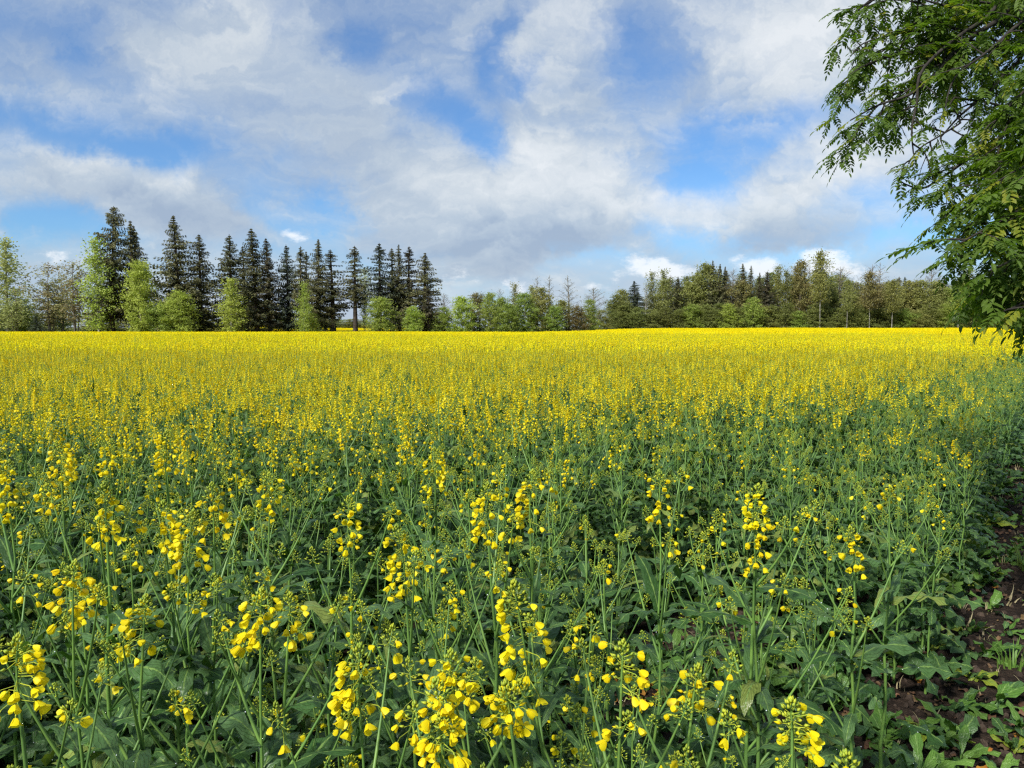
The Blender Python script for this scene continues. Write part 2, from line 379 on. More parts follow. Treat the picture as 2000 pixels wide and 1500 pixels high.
def drops(mb, vs, r, k):
    for _ in range(k):
        v = Vector(r.choice(vs)); s_ = r.uniform(0.0007, 0.0017); v = v + Vector((r.uniform(-.006, .006), r.uniform(-.006, .006), s_ * 0.6))
        o = [(v.x + s_, v.y, v.z), (v.x, v.y + s_, v.z), (v.x - s_, v.y, v.z), (v.x, v.y - s_, v.z), (v.x, v.y, v.z + s_), (v.x, v.y, v.z - s_)]
        mb.add(o, [(0, 1, 4), (1, 2, 4), (2, 3, 4), (3, 0, 4), (1, 0, 5), (2, 1, 5), (3, 2, 5), (0, 3, 5)], M['drop'])

def bud(mb, p, d, L, r_, m):
    d, x, y = frame(d)
    vs = [tuple(p)]
    for k in range(4):
        a = math.pi / 2 * k
        q = p + d * (L * 0.45) + (x * math.cos(a) + y * math.sin(a)) * r_; vs.append(tuple(q))
    vs.append(tuple(p + d * L))
    mb.add(vs, [(0, 1, 2), (0, 2, 3), (0, 3, 4), (0, 4, 1), (5, 2, 1), (5, 3, 2), (5, 4, 3), (5, 1, 4)], m)

def flower(mb, p, d, s_, opening, r, m):
    """four petals round a short calyx; half closed and nodding after the rain"""
    d, x, y = frame(d)
    bud(mb, p, d, s_ * 0.55, s_ * 0.17, M['bud'])
    rot = r.uniform(0, 1.57)
    for k in range(4):
        a = rot + k * math.pi / 2 + r.uniform(-.22, .22); o = x * math.cos(a) + y * math.sin(a); t = x * -math.sin(a) + y * math.cos(a)
        op = opening * r.uniform(0.6, 1.35); L = s_ * r.uniform(0.85, 1.1)
        vs = []
        for i, (f, rr, wd) in enumerate(((0.20, 0.15, 0.16), (0.55, 0.29 + 0.22 * op, 0.34), (0.95 - 0.22 * op, 0.34 + 0.55 * op, 0.38), (1.08 - 0.42 * op, 0.32 + 0.92 * op, 0.20))):
            c = p + d * (L * f) + o * (L * rr); cup = o * (-0.10 * L * (1 - op * 0.6)) if i else Vector()
            if i == 3: c = c + (d * (1 - op) + o * op) * (.07 * L)
            rf = d * (r.uniform(-.05, .05) * L)
            for q in (c - t * (wd * L) + cup + rf, c, c + t * (wd * L) + cup - rf): vs.append(tuple(q))
        fs = [(i * 3 + j, i * 3 + j + 1, i * 3 + j + 4, i * 3 + j + 3) for i in range(3) for j in range(2)]
        mb.add(vs, fs, m)

def raceme(mb, p0, d0, r, nfl, nbud, L, scale=1.0, simple=False):
    """axis continuing the stem: flowers on thin stalks below, a dome of buds on top"""
    pts = [Vector(p0)]; d = d0.normalized(); bend = Vector((r.uniform(-1, 1), r.uniform(-1, 1), 0)) * 0.10
    n = 6
    for i in range(n):
        d = (d + bend * (i / n)).normalized(); pts.append(pts[-1] + d * (L / n))
    mb.tube(pts, [0.0022 * scale - 0.0012 * i / n for i in range(n + 1)], M['stem'], 3 if simple else 4)
    az0 = r.uniform(0, 6.28)
    lean = r.uniform(0, 6.28)
    for i in range(nfl):
        t = (i + r.random()) / nfl; t = 0.02 + 0.86 * t
        k = min(n - 1, int(t * n)); p = pts[k].lerp(pts[k + 1], t * n - k)
        az = az0 + i * 2.4 + r.uniform(-.3, .3)
        if r.random() < 0.6: az = lean + r.uniform(-0.9, 0.9)
        el = R(-32 + 48 * t + r.uniform(-16, 12))
        o = Vector((math.cos(az) * math.cos(el), math.sin(az) * math.cos(el), math.sin(el)))
        pl = (0.024 - 0.012 * t) * scale * r.uniform(0.8, 1.2)
        e1 = p + o * pl + Vector((0, 0, 0.004))
        dn = (o + Vector((0, 0, -0.5 - 0.3 * r.random()))).normalized()
        e2 = e1 + dn * 0.004
        mb.tube([p, e1, e2], [0.0007 * scale, 0.0006 * scale, 0.0009 * scale], M['bud'], 3)
        s_ = 0.0140 * scale * r.uniform(0.85, 1.15) * (1 - 0.30 * t)
        if simple:
            d_, x, y = frame(dn); c = e2 + d_ * s_ * 0.6; q = s_ * 0.62
            vs = [tuple(e2)] + [tuple(c + (x * math.cos(a) + y * math.sin(a)) * q + d_ * s_ * 0.25 * (a % 2 - .5)) for a in (0.3, 1.5, 2.8, 4.1, 5.3)]
            mb.add(vs, [(0, 1, 2), (0, 2, 3), (0, 3, 4), (0, 4, 5), (0, 5, 1)], M['petal'])
        else:
            flower(mb, e2, dn, s_, (0.42 * (1 - .7 * t) * r.uniform(0.5, 1.3) if r.random() < .6 else r.uniform(.02, .14)), r, M['petal'])
    top = pts[-1]
    for i in range(nbud):
        t = i / max(nbud - 1, 1); az = az0 + i * 2.4
        el = R(-25 + 110 * t)
        o = Vector((math.cos(az) * math.cos(el), math.sin(az) * math.cos(el), math.sin(el)))
        base = top - d * (0.028 * (1 - t) * scale)
        pl = (0.013 - 0.008 * t) * scale; BL = (0.0105 - 0.0040 * t) * scale * r.uniform(.85, 1.15)
        b0 = base + o * pl
        up = (o + Vector((0, 0, 0.5))).normalized()
        bud(mb, b0, up, BL, 0.0023 * scale, M['petal'] if (nfl > 4 and t < 0.18 and i % 2) else M['bud'])
        if not simple and i % 2 == 0: mb.tube([base, b0], [0.0006, 0.0006], M['bud'], 3)

def make_plant(seed, H, fl, lean=(0, 0), big=1.0, simple=False, full=True, dense=1.0, rl=None):
    """returns stem, foliage and a list of flower-head builders; fl = how much it blooms (0..1.5)"""
    r = random.Random(seed)
    st_, fo, heads = MB(), MB(), []
    rl = rl * (.82 if not simple else 1) if rl else None
    Lr = rl if rl else (0.05 + 0.075 * min(fl, 1.3)) * r.uniform(0.85, 1.15) * big
    top = H - Lr
    n = 9; pts = []; cx = cy2 = 0.0; wob = [r.uniform(-.012, .012) for _ in range(2 * n + 2)]
    for i in range(n + 1):
        t = i / n; pts.append(Vector((lean[0] * t * t + wob[2 * i] * math.sin(3 * t), lean[1] * t * t + wob[2 * i + 1] * math.sin(3 * t), top * t)))
    r0 = r.uniform(0.0055, 0.0080)
    st_.tube(pts, [r0 * (1 - 0.68 * i / n) for i in range(n + 1)], M['stem'], 4 if simple else 6)
    def on(t): k = min(n - 1, int(t * n)); return pts[k].lerp(pts[k + 1], t * n - k)
    hb = MB(); raceme(hb, pts[-1], pts[-1] - pts[-2] + Vector((0, 0, .02)), r, max(0, round((20 * fl) * r.uniform(0.8, 1.2) * big)), 16 if simple else 34, Lr, 1.0 * big ** .5, simple); heads.append(hb)
    nb = r.randint(4, 6) if not simple else r.randint(3, 5)
    az = r.uniform(0, 6.28); LM = M['leaf']
    for i in range(nb):
        t = 0.52 + 0.40 * (i + r.random() * .6) / nb; az += 2.4 + r.uniform(-.4, .4)
        b0 = on(t); L = (0.44 - 0.30 * (t - 0.5)) * (1.0 - t * 0.45) * r.uniform(0.75, 1.15) * H
        L = min(L, (H - b0.z) * 0.97)
        el = R(r.uniform(44, 62)); bp = [b0]; d = Vector((math.cos(az) * math.cos(el), math.sin(az) * math.cos(el), math.sin(el)))
        for k in range(5): d = (d + Vector((0, 0, 0.10))).normalized(); bp.append(bp[-1] + d * (L / 5))
        st_.tube(bp, [0.0034 - 0.0004 * k for k in range(6)], M['stem'], 3 if simple else 5)
        f2 = fl * (r.uniform(0.35, 0.9) if fl > 1.3 and simple else r.uniform(0.0, 0.45)); lr = (0.02 + 0.05 * f2) * r.uniform(.8, 1.2)
        hb = MB(); raceme(hb, bp[-1], d, r, round(12 * f2), 12 if simple else 24, lr, 0.85, simple); heads.append(hb)
        # clasping leaf at the branch axil and one along the branch
        v_ = leaf(fo, b0, az + r.uniform(-.3, .3), R(r.uniform(5, 50)), r.uniform(.10, .18), r.uniform(.026, .046), r.uniform(.8, 2.2), r, LM, 0.12, 5 if simple else 8)
        if not simple: drops(fo, v_, r, 2)
        if r.random() < .7: leaf(fo, bp[2 + r.randint(0, 1)], az + r.uniform(-1.5, 1.5), R(r.uniform(10, 50)), r.uniform(.05, .10), r.uniform(.010, .020), r.uniform(.5, 2), r, LM, 0, 4 if simple else 6)
    for i in range(4 if full else 0):
        az += 2.4; leaf(fo, on(r.uniform(.42, .82)), az, R(r.uniform(20, 60)), r.uniform(.11, .20), r.uniform(.032, .060), r.uniform(.8, 2.4), r, LM, 0.10, 5 if simple else 9)
    # stem leaves, larger and more lobed towards the ground
    nl = int(r.randint(8, 10) * dense) if full else 6
    for i in range(nl):
        t = 0.06 + 0.50 * i / nl; az += 2.4 + r.uniform(-.5, .5); k = 1 - t / 0.62
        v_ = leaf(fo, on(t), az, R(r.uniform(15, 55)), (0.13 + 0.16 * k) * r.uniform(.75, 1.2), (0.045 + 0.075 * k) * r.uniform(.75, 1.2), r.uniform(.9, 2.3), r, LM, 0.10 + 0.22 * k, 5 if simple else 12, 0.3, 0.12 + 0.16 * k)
        if not simple: drops(fo, v_, r, 3)
    return st_, fo, heads

def plant_object(parts, name='rapeseed_plant'):
    st_, fo, heads = parts
    o = bpy.data.objects.new(name, None); C.objects.link(o); o.empty_display_size = 0.1
    link('stem', st_.mesh('stem'), o); link('foliage', fo.mesh('foliage'), o)
    for h in heads: link('flower_head', h.mesh('flower_head'), o)
    return o
def copy_tree(o):
    c = o.copy(); C.objects.link(c)
    for ch in o.children:
        d = ch.copy(); C.objects.link(d); d.parent = c
    return c
def joined(parts, name):
    st_, fo, heads = parts; mb = MB()
    for q in [st_, fo] + heads:
        o = len(mb.v); mb.v.extend(q.v); mb.a.extend(q.a); ks = [mb.slot(m) for m in q.mats]
        mb.f.extend(tuple(i + o for i in f) for f in q.f); mb.mi.extend(ks[i] for i in q.mi)
    return mb.mesh(name)

ORD = 'first second third fourth fifth sixth seventh eighth ninth tenth eleventh twelfth thirteenth fourteenth fifteenth sixteenth seventeenth eighteenth nineteenth twentieth'.split()
def ordn(i):
    if i < 20: return ORD[i]
    t, u_ = divmod(i + 1, 10); T = {2: 'twenty', 3: 'thirty', 4: 'forty', 5: 'fifty'}[t]
    return (T + '-' + ORD[u_ - 1]) if u_ else {2: 'twentieth', 3: 'thirtieth', 4: 'fortieth', 5: 'fiftieth'}[t]
GROUP = 'rapeseed plants at the near side of the field'
# the plants one can pick out in the photo: tip of the main flower head (px), height, bloom, lean, label
heroes = [
    (1035, 1140, 1.20, 1.25, (-.10, -.02), .17, 'tall rapeseed plant with the longest drooping yellow raceme, bottom centre, leaning left'),
    (140, 1105, 1.17, 1.20, (.0, 0), .10, 'rapeseed plant with big bright yellow cluster on the left under the double flowerhead'),
    (275, 1170, 1.12, .75, (.02, 0), .09, 'rapeseed plant with compact yellow cluster hanging from a bent head, lower left'),
    (30, 1255, 1.13, 1.0, (-.03, 0), .10, 'rapeseed plant with ragged yellow flowers cut by the left picture edge'),
    (505, 1155, 1.12, .85, (.0, 0), .10, 'rapeseed plant with loose dripping flowers between two budding heads, lower left'),
    (560, 1165, 1.08, .6, (.03, 0), .09, 'thin rapeseed plant with few scattered flowers beside the loose dripping one'),
    (700, 1272, 1.12, 1.0, (-.01, 0), .11, 'rapeseed plant with green bud dome over widely spaced yellow bells, lower middle'),
    (890, 1280, 1.10, .9, (-.09, .0), .08, 'rapeseed plant with arched stem and head bent over sideways, bottom middle'),
    (865, 1338, 1.12, 1.3, (-.02, 0), .13, 'rapeseed plant with the fullest hanging cluster at the bottom middle'),
    (1000, 1335, 1.10, .7, (-.08, 0), .08, 'rapeseed plant with narrow pointed bud spike on a curved stem, bottom centre'),
    (1215, 1262, 1.12, .55, (.03, 0), .08, 'pale stemmed rapeseed plant with open bud umbel above bare soil'),
    (1355, 1310, 1.08, .40, (.04, 0), .07, 'rapeseed plant with round green bud head and three yellow bells, bottom right of centre'),
    (1550, 1372, 1.10, .55, (-.03, 0), .08, 'rapeseed plant with green bud cone and orange yellow tips, bottom right'),
    (1655, 1478, 1.05, .5, (.0, 0), .06, 'rapeseed plant just showing two yellow flowers at the bottom picture edge'),
    (205, 948, 1.24, 1.25, (.01, 0), .13, 'tall rapeseed plant with evenly hanging cluster on a thick pale stem, left'),
    (320, 985, 1.18, 1.0, (-.03, 0), .12, 'rapeseed plant with left half of the double flowerhead'),
    (365, 1000, 1.18, 1.15, (.02, 0), .14, 'rapeseed plant with right half of the double flowerhead'),
    (415, 948, 1.22, 1.0, (.02, 0), .12, 'rapeseed plant with round topped cluster just right of the double flowerhead'),
    (525, 930, 1.18, .7, (.0, 0), .10, 'rapeseed plant with small cluster standing alone on dark foliage, left of centre'),
    (678, 975, 1.18, .9, (-.02, 0), .11, 'rapeseed plant with leaning cluster and dark gap below, left of centre'),
    (790, 1028, 1.18, 1.1, (-.04, 0), .15, 'rapeseed plant with long ragged one sided raceme, middle of the near crop'),
    (955, 950, 1.22, 1.15, (-.03, 0), .13, 'rapeseed plant with dense cluster beside the higher forked heads, centre'),
    (1035, 925, 1.22, 1.1, (.0, 0), .14, 'rapeseed plant with wide forked flower head at the centre of the crop'),
    (1290, 925, 1.20, .9, (.0, 0), .13, 'rapeseed plant with slender yellow raceme alone right of centre'),
    (1475, 950, 1.20, .8, (.0, 0), .10, 'rapeseed plant with sparse upper cluster in the thinner crop on the right'),
    (1475, 1005, 1.14, .8, (-.01, 0), .14, 'rapeseed plant with dripping vertical flower chain on the right'),
    (1670, 1035, 1.08, .65, (-.02, 0), .10, 'lone rapeseed plant with spread yellow bells among leaves on the right'),
    (1740, 955, 1.05, .45, (.0, 0), .06, 'small rapeseed plant with one pale yellow tuft towards the soil strip'),
    (850, 880, 1.22, 1.1, (.0, 0), .13, 'rapeseed plant with thick short cluster left of the centre, third band back'),
    (118, 865, 1.22, 1.3, (.0, 0), .12, 'rapeseed plant with three clustered heads near the left picture edge'),
    (215, 862, 1.20, .9, (.0, 0), .11, 'rapeseed plant with small paired heads beyond the tall one on the left'),
    (325, 845, 1.24, 1.2, (.0, 0), .13, 'rapeseed plant with tall crowded heads behind the double flowerhead'),
    (15, 905, 1.22, 1.3, (.0, 0), .14, 'rapeseed plant with heavy cluster half cut off at the left edge, upper'),
]
SHORT = ['the longest raceme', 'the big left cluster', 'the compact bent cluster', 'the raceme cut by the left edge', 'the loose dripping raceme', 'the thin scattered head', 'the green dome head', 'the sideways arched head', 'the fullest bottom cluster', 'the narrow bud spike', 'the bud umbel over bare soil', 'the round bud head', 'the orange tipped cone', 'the two flowers at the bottom', 'the thick pale stem', 'the left half double head', 'the right half double head', 'the round topped cluster', 'the small lone cluster', 'the leaning cluster', 'the long ragged raceme', 'the dense centre cluster', 'the wide forked head', 'the slender lone raceme', 'the sparse right cluster', 'the vertical flower chain', 'the lone spread bells', 'the pale yellow tuft', 'the thick short cluster', 'the three clustered heads', 'the small paired heads', 'the tall crowded heads', 'the heavy edge cluster']
hero_pos = []; todo = []
for i, (px, py, H, fl, lean, rl, lab) in enumerate(heroes):
    d = ray(px, py); k = (CAM_H - H) / -d.z; tip = Vector((0, 0, CAM_H)) + d * k
    o = plant_object(make_plant(900 + i, H, fl, lean, 1.12 if py > 1090 else 1.05, rl=rl))
    o.location = (tip.x - lean[0], tip.y - lean[1], gz(tip.x, tip.y)); hero_pos.append((o.location.x, o.location.y))
    tag(o, lab, 'rapeseed plant', GROUP)

# library of plants: b = budding, f = flowering
lib = {'b': [], 'f': []}
for i in range(7): lib['b'].append(make_plant(100 + i, rnd.uniform(.90, 1.06), 0.10 * (i % 3)))
for i in range(9): lib['f'].append(make_plant(200 + i, rnd.uniform(1.0, 1.18), rnd.uniform(.6, 1.2)))

lib['d'] = [make_plant(250 + i, rnd.uniform(1.04, 1.20), rnd.uniform(1.5, 2.0), simple=True, rl=rnd.uniform(.08, .12)) for i in range(8)]

def keep_density(x, y, r):
    e_ = edge(x, y)
    if e_ < 0.0: return False
    if e_ < .6 and r.random() > 0.72 + 0.45 * e_: return False
    for (hx, hy, hr) in ((0.62, 3.05, .42), (-0.62, 2.75, .30), (1.15, 2.6, .38), (1.0, 3.6, .35)):
        if (x - hx) ** 2 + (y - hy) ** 2 < hr * hr: return False
    return True
pts = []
cell = 0.212
ny = int(17 / cell)
for j in range(2, ny):
    y = j * cell
    for i in range(int(-(y * 0.95 + 1.5) / cell), int((y * 0.95 + 1.5) / cell)):
        px_, py_ = (i + rnd.uniform(.08, .92)) * cell, y + rnd.uniform(.08, .92) * cell
        if py_ < 0.62 or py_ > 16: continue
        if not keep_density(px_, py_, rnd): continue
        if any((px_ - a) ** 2 + (py_ - b) ** 2 < 0.012 for a, b in hero_pos): continue
        pts.append((px_, py_))
pts.sort(key=lambda p: math.hypot(*p))
near_objs = {'b': [None] * 7, 'f': [None] * 9, 'd': [None] * 8}
n_ind = len(heroes); rest = []
for (x, y) in pts:
    dist = math.hypot(x, y); e_ = edge(x, y)
    pf = 0.02 + 0.98 * sm(1.9, 4.9, dist)
    pf *= 0.05 + 0.95 * (sm(0.4, 3.0, e_) if dist < 6 else sm(0.1, 1.8, e_))
    if dist < 5: pf *= 1 - 0.55 * sm(0.10, 0.45, x / y)
    kind = 'f' if rnd.random() < pf else 'b'
    if kind == 'f' and rnd.random() < sm(3.6, 5.8, dist): kind = 'd'
    k = rnd.randrange(len(lib[kind])); rz = rnd.uniform(0, 6.283)
    s_ = rnd.uniform(.90, 1.06) * (0.86 + 0.14 * sm(0, 1.5, e_))
    if dist < 1.6: s_ *= 0.90 + 0.06 * (dist - .6)
    top = proj((x, y, 1.05 * s_)); vis = top is not None and -40 < top[0] < 2040 and top[1] < 1560
    if vis and n_ind < 300:
        if near_objs[kind][k] is None:
            o = plant_object(lib[kind][k]); near_objs[kind][k] = o
        else: o = copy_tree(near_objs[kind][k])
        n_ind += 1
        o.location = (x, y, gz(x, y)); o.rotation_euler = (rnd.uniform(-.06, .06), rnd.uniform(-.06, .06), rz); o.scale = (s_,) * 3
        todo.append((o, kind, top))
    else: rest.append((x, y, rz, s_, kind, k))

tally = {}
for (o, kind, tp) in todo:      # each is named by the picked-out plant it stands next to in the picture
    hi = min(range(len(heroes)), key=lambda i: math.hypot(heroes[i][0] - tp[0], heroes[i][1] - tp[1]))
    dx, dy = tp[0] - heroes[hi][0], tp[1] - heroes[hi][1]
    way = ('left of' if dx < 0 else 'right of') if abs(dx) > abs(dy) else ('behind' if dy < 0 else 'in front of')
    tally.setdefault((hi, way, kind), []).append((math.hypot(dx, dy), len(tally), o, kind))
for (hi, way, kind), L_ in tally.items():
    for i, (_, _, o, _) in enumerate(sorted(L_, key=lambda a: a[0])):
        w_ = {'b': 'leafy budding', 'f': 'flowering', 'd': 'densely flowering'}[kind]
        q = ('nearest' if i == 0 else ordn(i) + ' nearest') if len(L_) > 1 else 'only one'
        tag(o, '%s rapeseed plant, %s %s %s' % (w_, q, way, SHORT[hi]), 'rapeseed plant', GROUP)
# ---- the uncountable rest of the crop: one object, plants instanced on points
def gn_scatter(name, P_, items, kind='stuff', label=None, cat=None, group=None, tilt=0.0):
    """P_: list of (x,y,z,rx,ry,rz,scale,index); items: meshes"""
    lc = bpy.data.collections.new(name + '_sources')
    for i, me in enumerate(items):
        o = bpy.data.objects.new('%s_source_%02d' % (name, i), me); lc.objects.link(o)
    A = np.array(P_, dtype=np.float32)
    me = bpy.data.meshes.new(name); me.vertices.add(len(A)); me.vertices.foreach_set('co', A[:, :3].ravel())
    a = me.attributes.new('rot', 'FLOAT_VECTOR', 'POINT'); a.data.foreach_set('vector', A[:, 3:6].ravel())
    a = me.attributes.new('scl', 'FLOAT', 'POINT'); a.data.foreach_set('value', A[:, 6].copy())
    a = me.attributes.new('idx', 'INT', 'POINT'); a.data.foreach_set('value', A[:, 7].astype(np.int32))
    o = link(name, me); tag(o, label, cat, group, kind)
    ng = bpy.data.node_groups.new(name, 'GeometryNodeTree')
    ng.interface.new_socket('Geometry', in_out='INPUT', socket_type='NodeSocketGeometry')
    ng.interface.new_socket('Geometry', in_out='OUTPUT', socket_type='NodeSocketGeometry')
    t = NT(ng); gi = t.new('NodeGroupInput'); go = t.new('NodeGroupOutput')
    ip = t.new('GeometryNodeInstanceOnPoints'); ci = t.new('GeometryNodeCollectionInfo')
    ci.inputs['Collection'].default_value = lc; ci.inputs['Separate Children'].default_value = True; ci.inputs['Reset Children'].default_value = True
    def na(nm, ty):
        n = t.new('GeometryNodeInputNamedAttribute', data_type=ty); n.inputs['Name'].default_value = nm; return n.outputs[0]
    t.l.new(gi.outputs[0], ip.inputs['Points']); t.l.new(ci.outputs[0], ip.inputs['Instance'])
    ip.inputs['Pick Instance'].default_value = True
    t.l.new(na('idx', 'INT'), ip.inputs['Instance Index'])
    e2r = t.new('FunctionNodeEulerToRotation'); t.l.new(na('rot', 'FLOAT_VECTOR'), e2r.inputs[0]); t.l.new(e2r.outputs[0], ip.inputs['Rotation'])
    t.l.new(na('scl', 'FLOAT'), ip.inputs['Scale']); t.l.new(ip.outputs[0], go.inputs[0])
    md = o.modifiers.new('scatter', 'NODES'); md.node_group = ng
    return o

src = [joined(p, 'rapeseed_mass') for p in lib['b']] + [joined(p, 'rapeseed_mass') for p in lib['f']] + [joined(p, 'rapeseed_mass') for p in lib['d']]
NB = len(lib['b'])
PL = [(x, y, gz(x, y), rnd.uniform(-.06, .06), rnd.uniform(-.06, .06), rz, s_, k + {'b': 0, 'f': NB, 'd': NB + 9}[kind]) for (x, y, rz, s_, kind, k) in rest]

# tiles of lighter plants for 16 m and beyond
def tile(seed, size, npl, nfl, fs_, leaves, big_q):
    r = random.Random(seed); mb = MB()
    for _ in range(npl):
        x, y = r.uniform(-size / 2, size / 2), r.uniform(-size / 2, size / 2); H = r.gauss(1.12, .06)
        if big_q:
            mb.tube([(x, y, .3), (x + r.uniform(-.03, .03), y + r.uniform(-.03, .03), H - .03)], [.005, .003], M['stem'], 3)
        nh = r.randint(3, 5)
        for h in range(nh):
            a = r.uniform(0, 6.28); q = r.uniform(.05, .17) if h else 0; hx, hy = x + q * math.cos(a), y + q * math.sin(a); hz = H - (r.uniform(.04, .22) if h else 0)
            if big_q and h: mb.tube([(x, y, hz - .28), (hx, hy, hz - .02)], [.003, .002], M['stem'], 3)
            k = nfl if h == 0 else max(2, nfl // 2)
            for i in range(k):
                a2 = r.uniform(0, 6.28); z = hz - .13 * (i / k) * (1 if h == 0 else .55); rr = r.uniform(.010, .034)
                c = Vector((hx + rr * math.cos(a2), hy + rr * math.sin(a2), z)); s_ = fs_ * r.uniform(.8, 1.2)
                n_ = Vector((math.cos(a2), math.sin(a2), r.uniform(.0, 1.5))).normalized(); _, ax, ay_ = frame(n_)
                mb.add([tuple(c - ax * s_), tuple(c - ay_ * s_ * .9 + n_ * s_ * .3), tuple(c + ax * s_), tuple(c + ay_ * s_ * .9 + n_ * s_ * .3)], [(0, 1, 2, 3)], M['petal_far'])
            if big_q:
                for i in range(4):
                    bud(mb, Vector((hx + r.uniform(-.008, .008), hy + r.uniform(-.008, .008), hz)), Vector((r.uniform(-.5, .5), r.uniform(-.5, .5), 1)), .012, .004, M['bud'])
        for i in range(leaves):
            a = r.uniform(0, 6.28); z = r.uniform(.25, .78) * H; L = r.uniform(.10, .22) * (1.25 - z * .6); wd = L * .3
            h_ = Vector((math.cos(a), math.sin(a), 0)); s2 = Vector((-h_.y, h_.x, 0)); b0 = Vector((x, y, z)); m1 = b0 + h_ * L * .55 + Vector((0, 0, L * .3)); e_ = b0 + h_ * L
            mb.add([tuple(b0), tuple(m1 + s2 * wd), tuple(e_), tuple(m1 - s2 * wd)], [(0, 1, 2, 3)], M['leaf_far'])
    return mb.mesh('rapeseed_tile', False)
N0 = len(src)
T1 = [tile(300 + i, 1.0, 26, 20, .0115, 7, True) for i in range(6)]
T2 = [tile(320 + i, 3.0, 220, 7, .028, 2, False) for i in range(5)]
src += T1 + T2
def inside(x, y):
    if edge(x, y) < 0.4: return False
    return y < far_edge(x / max(y, 1)) and abs(x) < 0.80 * y + 6
for j in range(16, 52):
    for i in range(-60, 60):
        x, y = i + .5, j + .5
        if x > 14 and (abs(y - 45.5 - .05 * (x - 14)) < .55 or abs(y - 48.5 - .05 * (x - 14)) < .5): continue      # tractor wheel lines
        if inside(x, y): PL.append((x, y, gz(x, y), 0, 0, rnd.randrange(4) * math.pi / 2 + rnd.uniform(-.05, .05), rnd.uniform(.96, 1.03) * (1 + .045 * math.sin(x * .31 + y * .17) * math.sin(y * .23 - x * .11)), N0 + rnd.randrange(6)))
y = 53.4
while y < 215:
    for i in range(-70, 70):
        x = (i + .5) * 2.9
        if inside(x, y): PL.append((x, y, gz(x, y), 0, 0, rnd.randrange(4) * math.pi / 2 + rnd.uniform(-.04, .04), rnd.uniform(.95, 1.03) * (1 + .05 * math.sin(x * .11 + y * .05) * math.sin(y * .07 - x * .04)), N0 + 6 + rnd.randrange(5)))
    y += 2.9
gn_scatter('rapeseed_crop', PL, src, 'stuff', 'yellow flowering rapeseed crop filling the whole field to the tree line', 'rapeseed crop')
# second field seen under the spruces on the left
P2 = []
y = 205.0
while y < 300:
    for i in range(-75, 4):
        x = i * 2.9
        if -0.42 * y < x < -0.14 * y: P2.append((x, y, gz(x, y), 0, 0, rnd.randrange(4) * math.pi / 2, rnd.uniform(.95, 1.05), rnd.randrange(5)))
    y += 2.9
gn_scatter('far_rapeseed_crop', P2, T2, 'stuff', 'strip of yellow rapeseed glimpsed between trunks under the spruces', 'rapeseed crop')

# ------------------------------------------------------------------ low growth, litter and soil
def weed_mesh(seed):
    r = random.Random(seed); mb = MB()
    for i in range(r.randint(6, 10)):
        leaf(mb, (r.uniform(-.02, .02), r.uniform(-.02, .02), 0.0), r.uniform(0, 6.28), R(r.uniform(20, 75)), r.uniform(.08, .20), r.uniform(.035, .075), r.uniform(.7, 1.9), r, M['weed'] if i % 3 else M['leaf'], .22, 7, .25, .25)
    return mb.mesh('weed')
def tuft_mesh(seed, mm, h, n):
    r = random.Random(seed); mb = MB()
    for i in range(n):
        a = r.uniform(0, 6.28); q = r.uniform(0, .05); x, y = q * math.cos(a), q * math.sin(a); L = h * r.uniform(.5, 1.1); ln = r.uniform(.1, .7) * L; wd = .0035
        s2 = Vector((-math.sin(a), math.cos(a), 0)) * wd; vs = []
        for t in (0, .4, .75, 1):
            c = Vector((x + math.cos(a) * ln * t * t, y + math.sin(a) * ln * t * t, L * t * (1 - .25 * t))); k = 1 - t * .9
            vs += [tuple(c - s2 * k), tuple(c + s2 * k)]
        mb.add(vs, [(0, 1, 3, 2), (2, 3, 5, 4), (4, 5, 7, 6)], mm)
    return mb.mesh('grass_tuft')
def litter_mesh(seed, mm):
    r = random.Random(seed); mb = MB()
    leaf(mb, (0, 0, .006), 0, R(r.uniform(0, 25)), r.uniform(.03, .055), r.uniform(.02, .035), r.uniform(-.5, 1.6), r, mm, .2, 5, r.uniform(-.5, .7))
    return mb.mesh('dead_leaf')
def clod_mesh(seed):
    r = random.Random(seed); import bmesh
    bm = bmesh.new(); bmesh.ops.create_icosphere(bm, subdivisions=2, radius=1)
    for v_ in bm.verts: v_.co *= r.uniform(.72, 1.15); v_.co.z *= .6
    me = bpy.data.meshes.new('clod'); bm.to_mesh(me); bm.free(); me.materials.append(M['clod']); return me
PW = []
for _ in range(7500):
    y = rnd.uniform(.8, 13); x = rnd.uniform(-.8 * y - 1, .9 * y + 2.2); e_ = edge(x, y)
    p = .75 if e_ > 0 else max(.10, .66 + e_ * 1.2)
    if y < 4.2 and -1.2 < x - .45 * y + .2 < 2.2: p *= .62
    if rnd.random() > p: continue
    PW.append((x, y, gz(x, y), 0, 0, rnd.uniform(0, 6.28), rnd.uniform(.55, 1.25), rnd.randrange(6)))
gn_scatter('weeds', PW, [weed_mesh(400 + i) for i in range(6)], 'stuff', 'low broad leaved weeds covering the soil under the crop', 'weeds')
PG = []
for _ in range(9000):
    y = rnd.uniform(2, 40); x = .73 * y - .45 + rnd.uniform(.1, 7); e_ = edge(x, y)
    p = min(1, max(0.0, (-e_ - .5) / 1.6)) ; p = max(p, .05)
    if rnd.random() > p: continue
    PG.append((x, y, gz(x, y), 0, 0, rnd.uniform(0, 6.28), rnd.uniform(.7, 1.7), rnd.randrange(4)))
gn_scatter('grass', PG, [tuft_mesh(420 + i, M['grass'], .11, 22) for i in range(4)], 'stuff', 'rough green grass beside the bare soil strip', 'grass')
PD = []
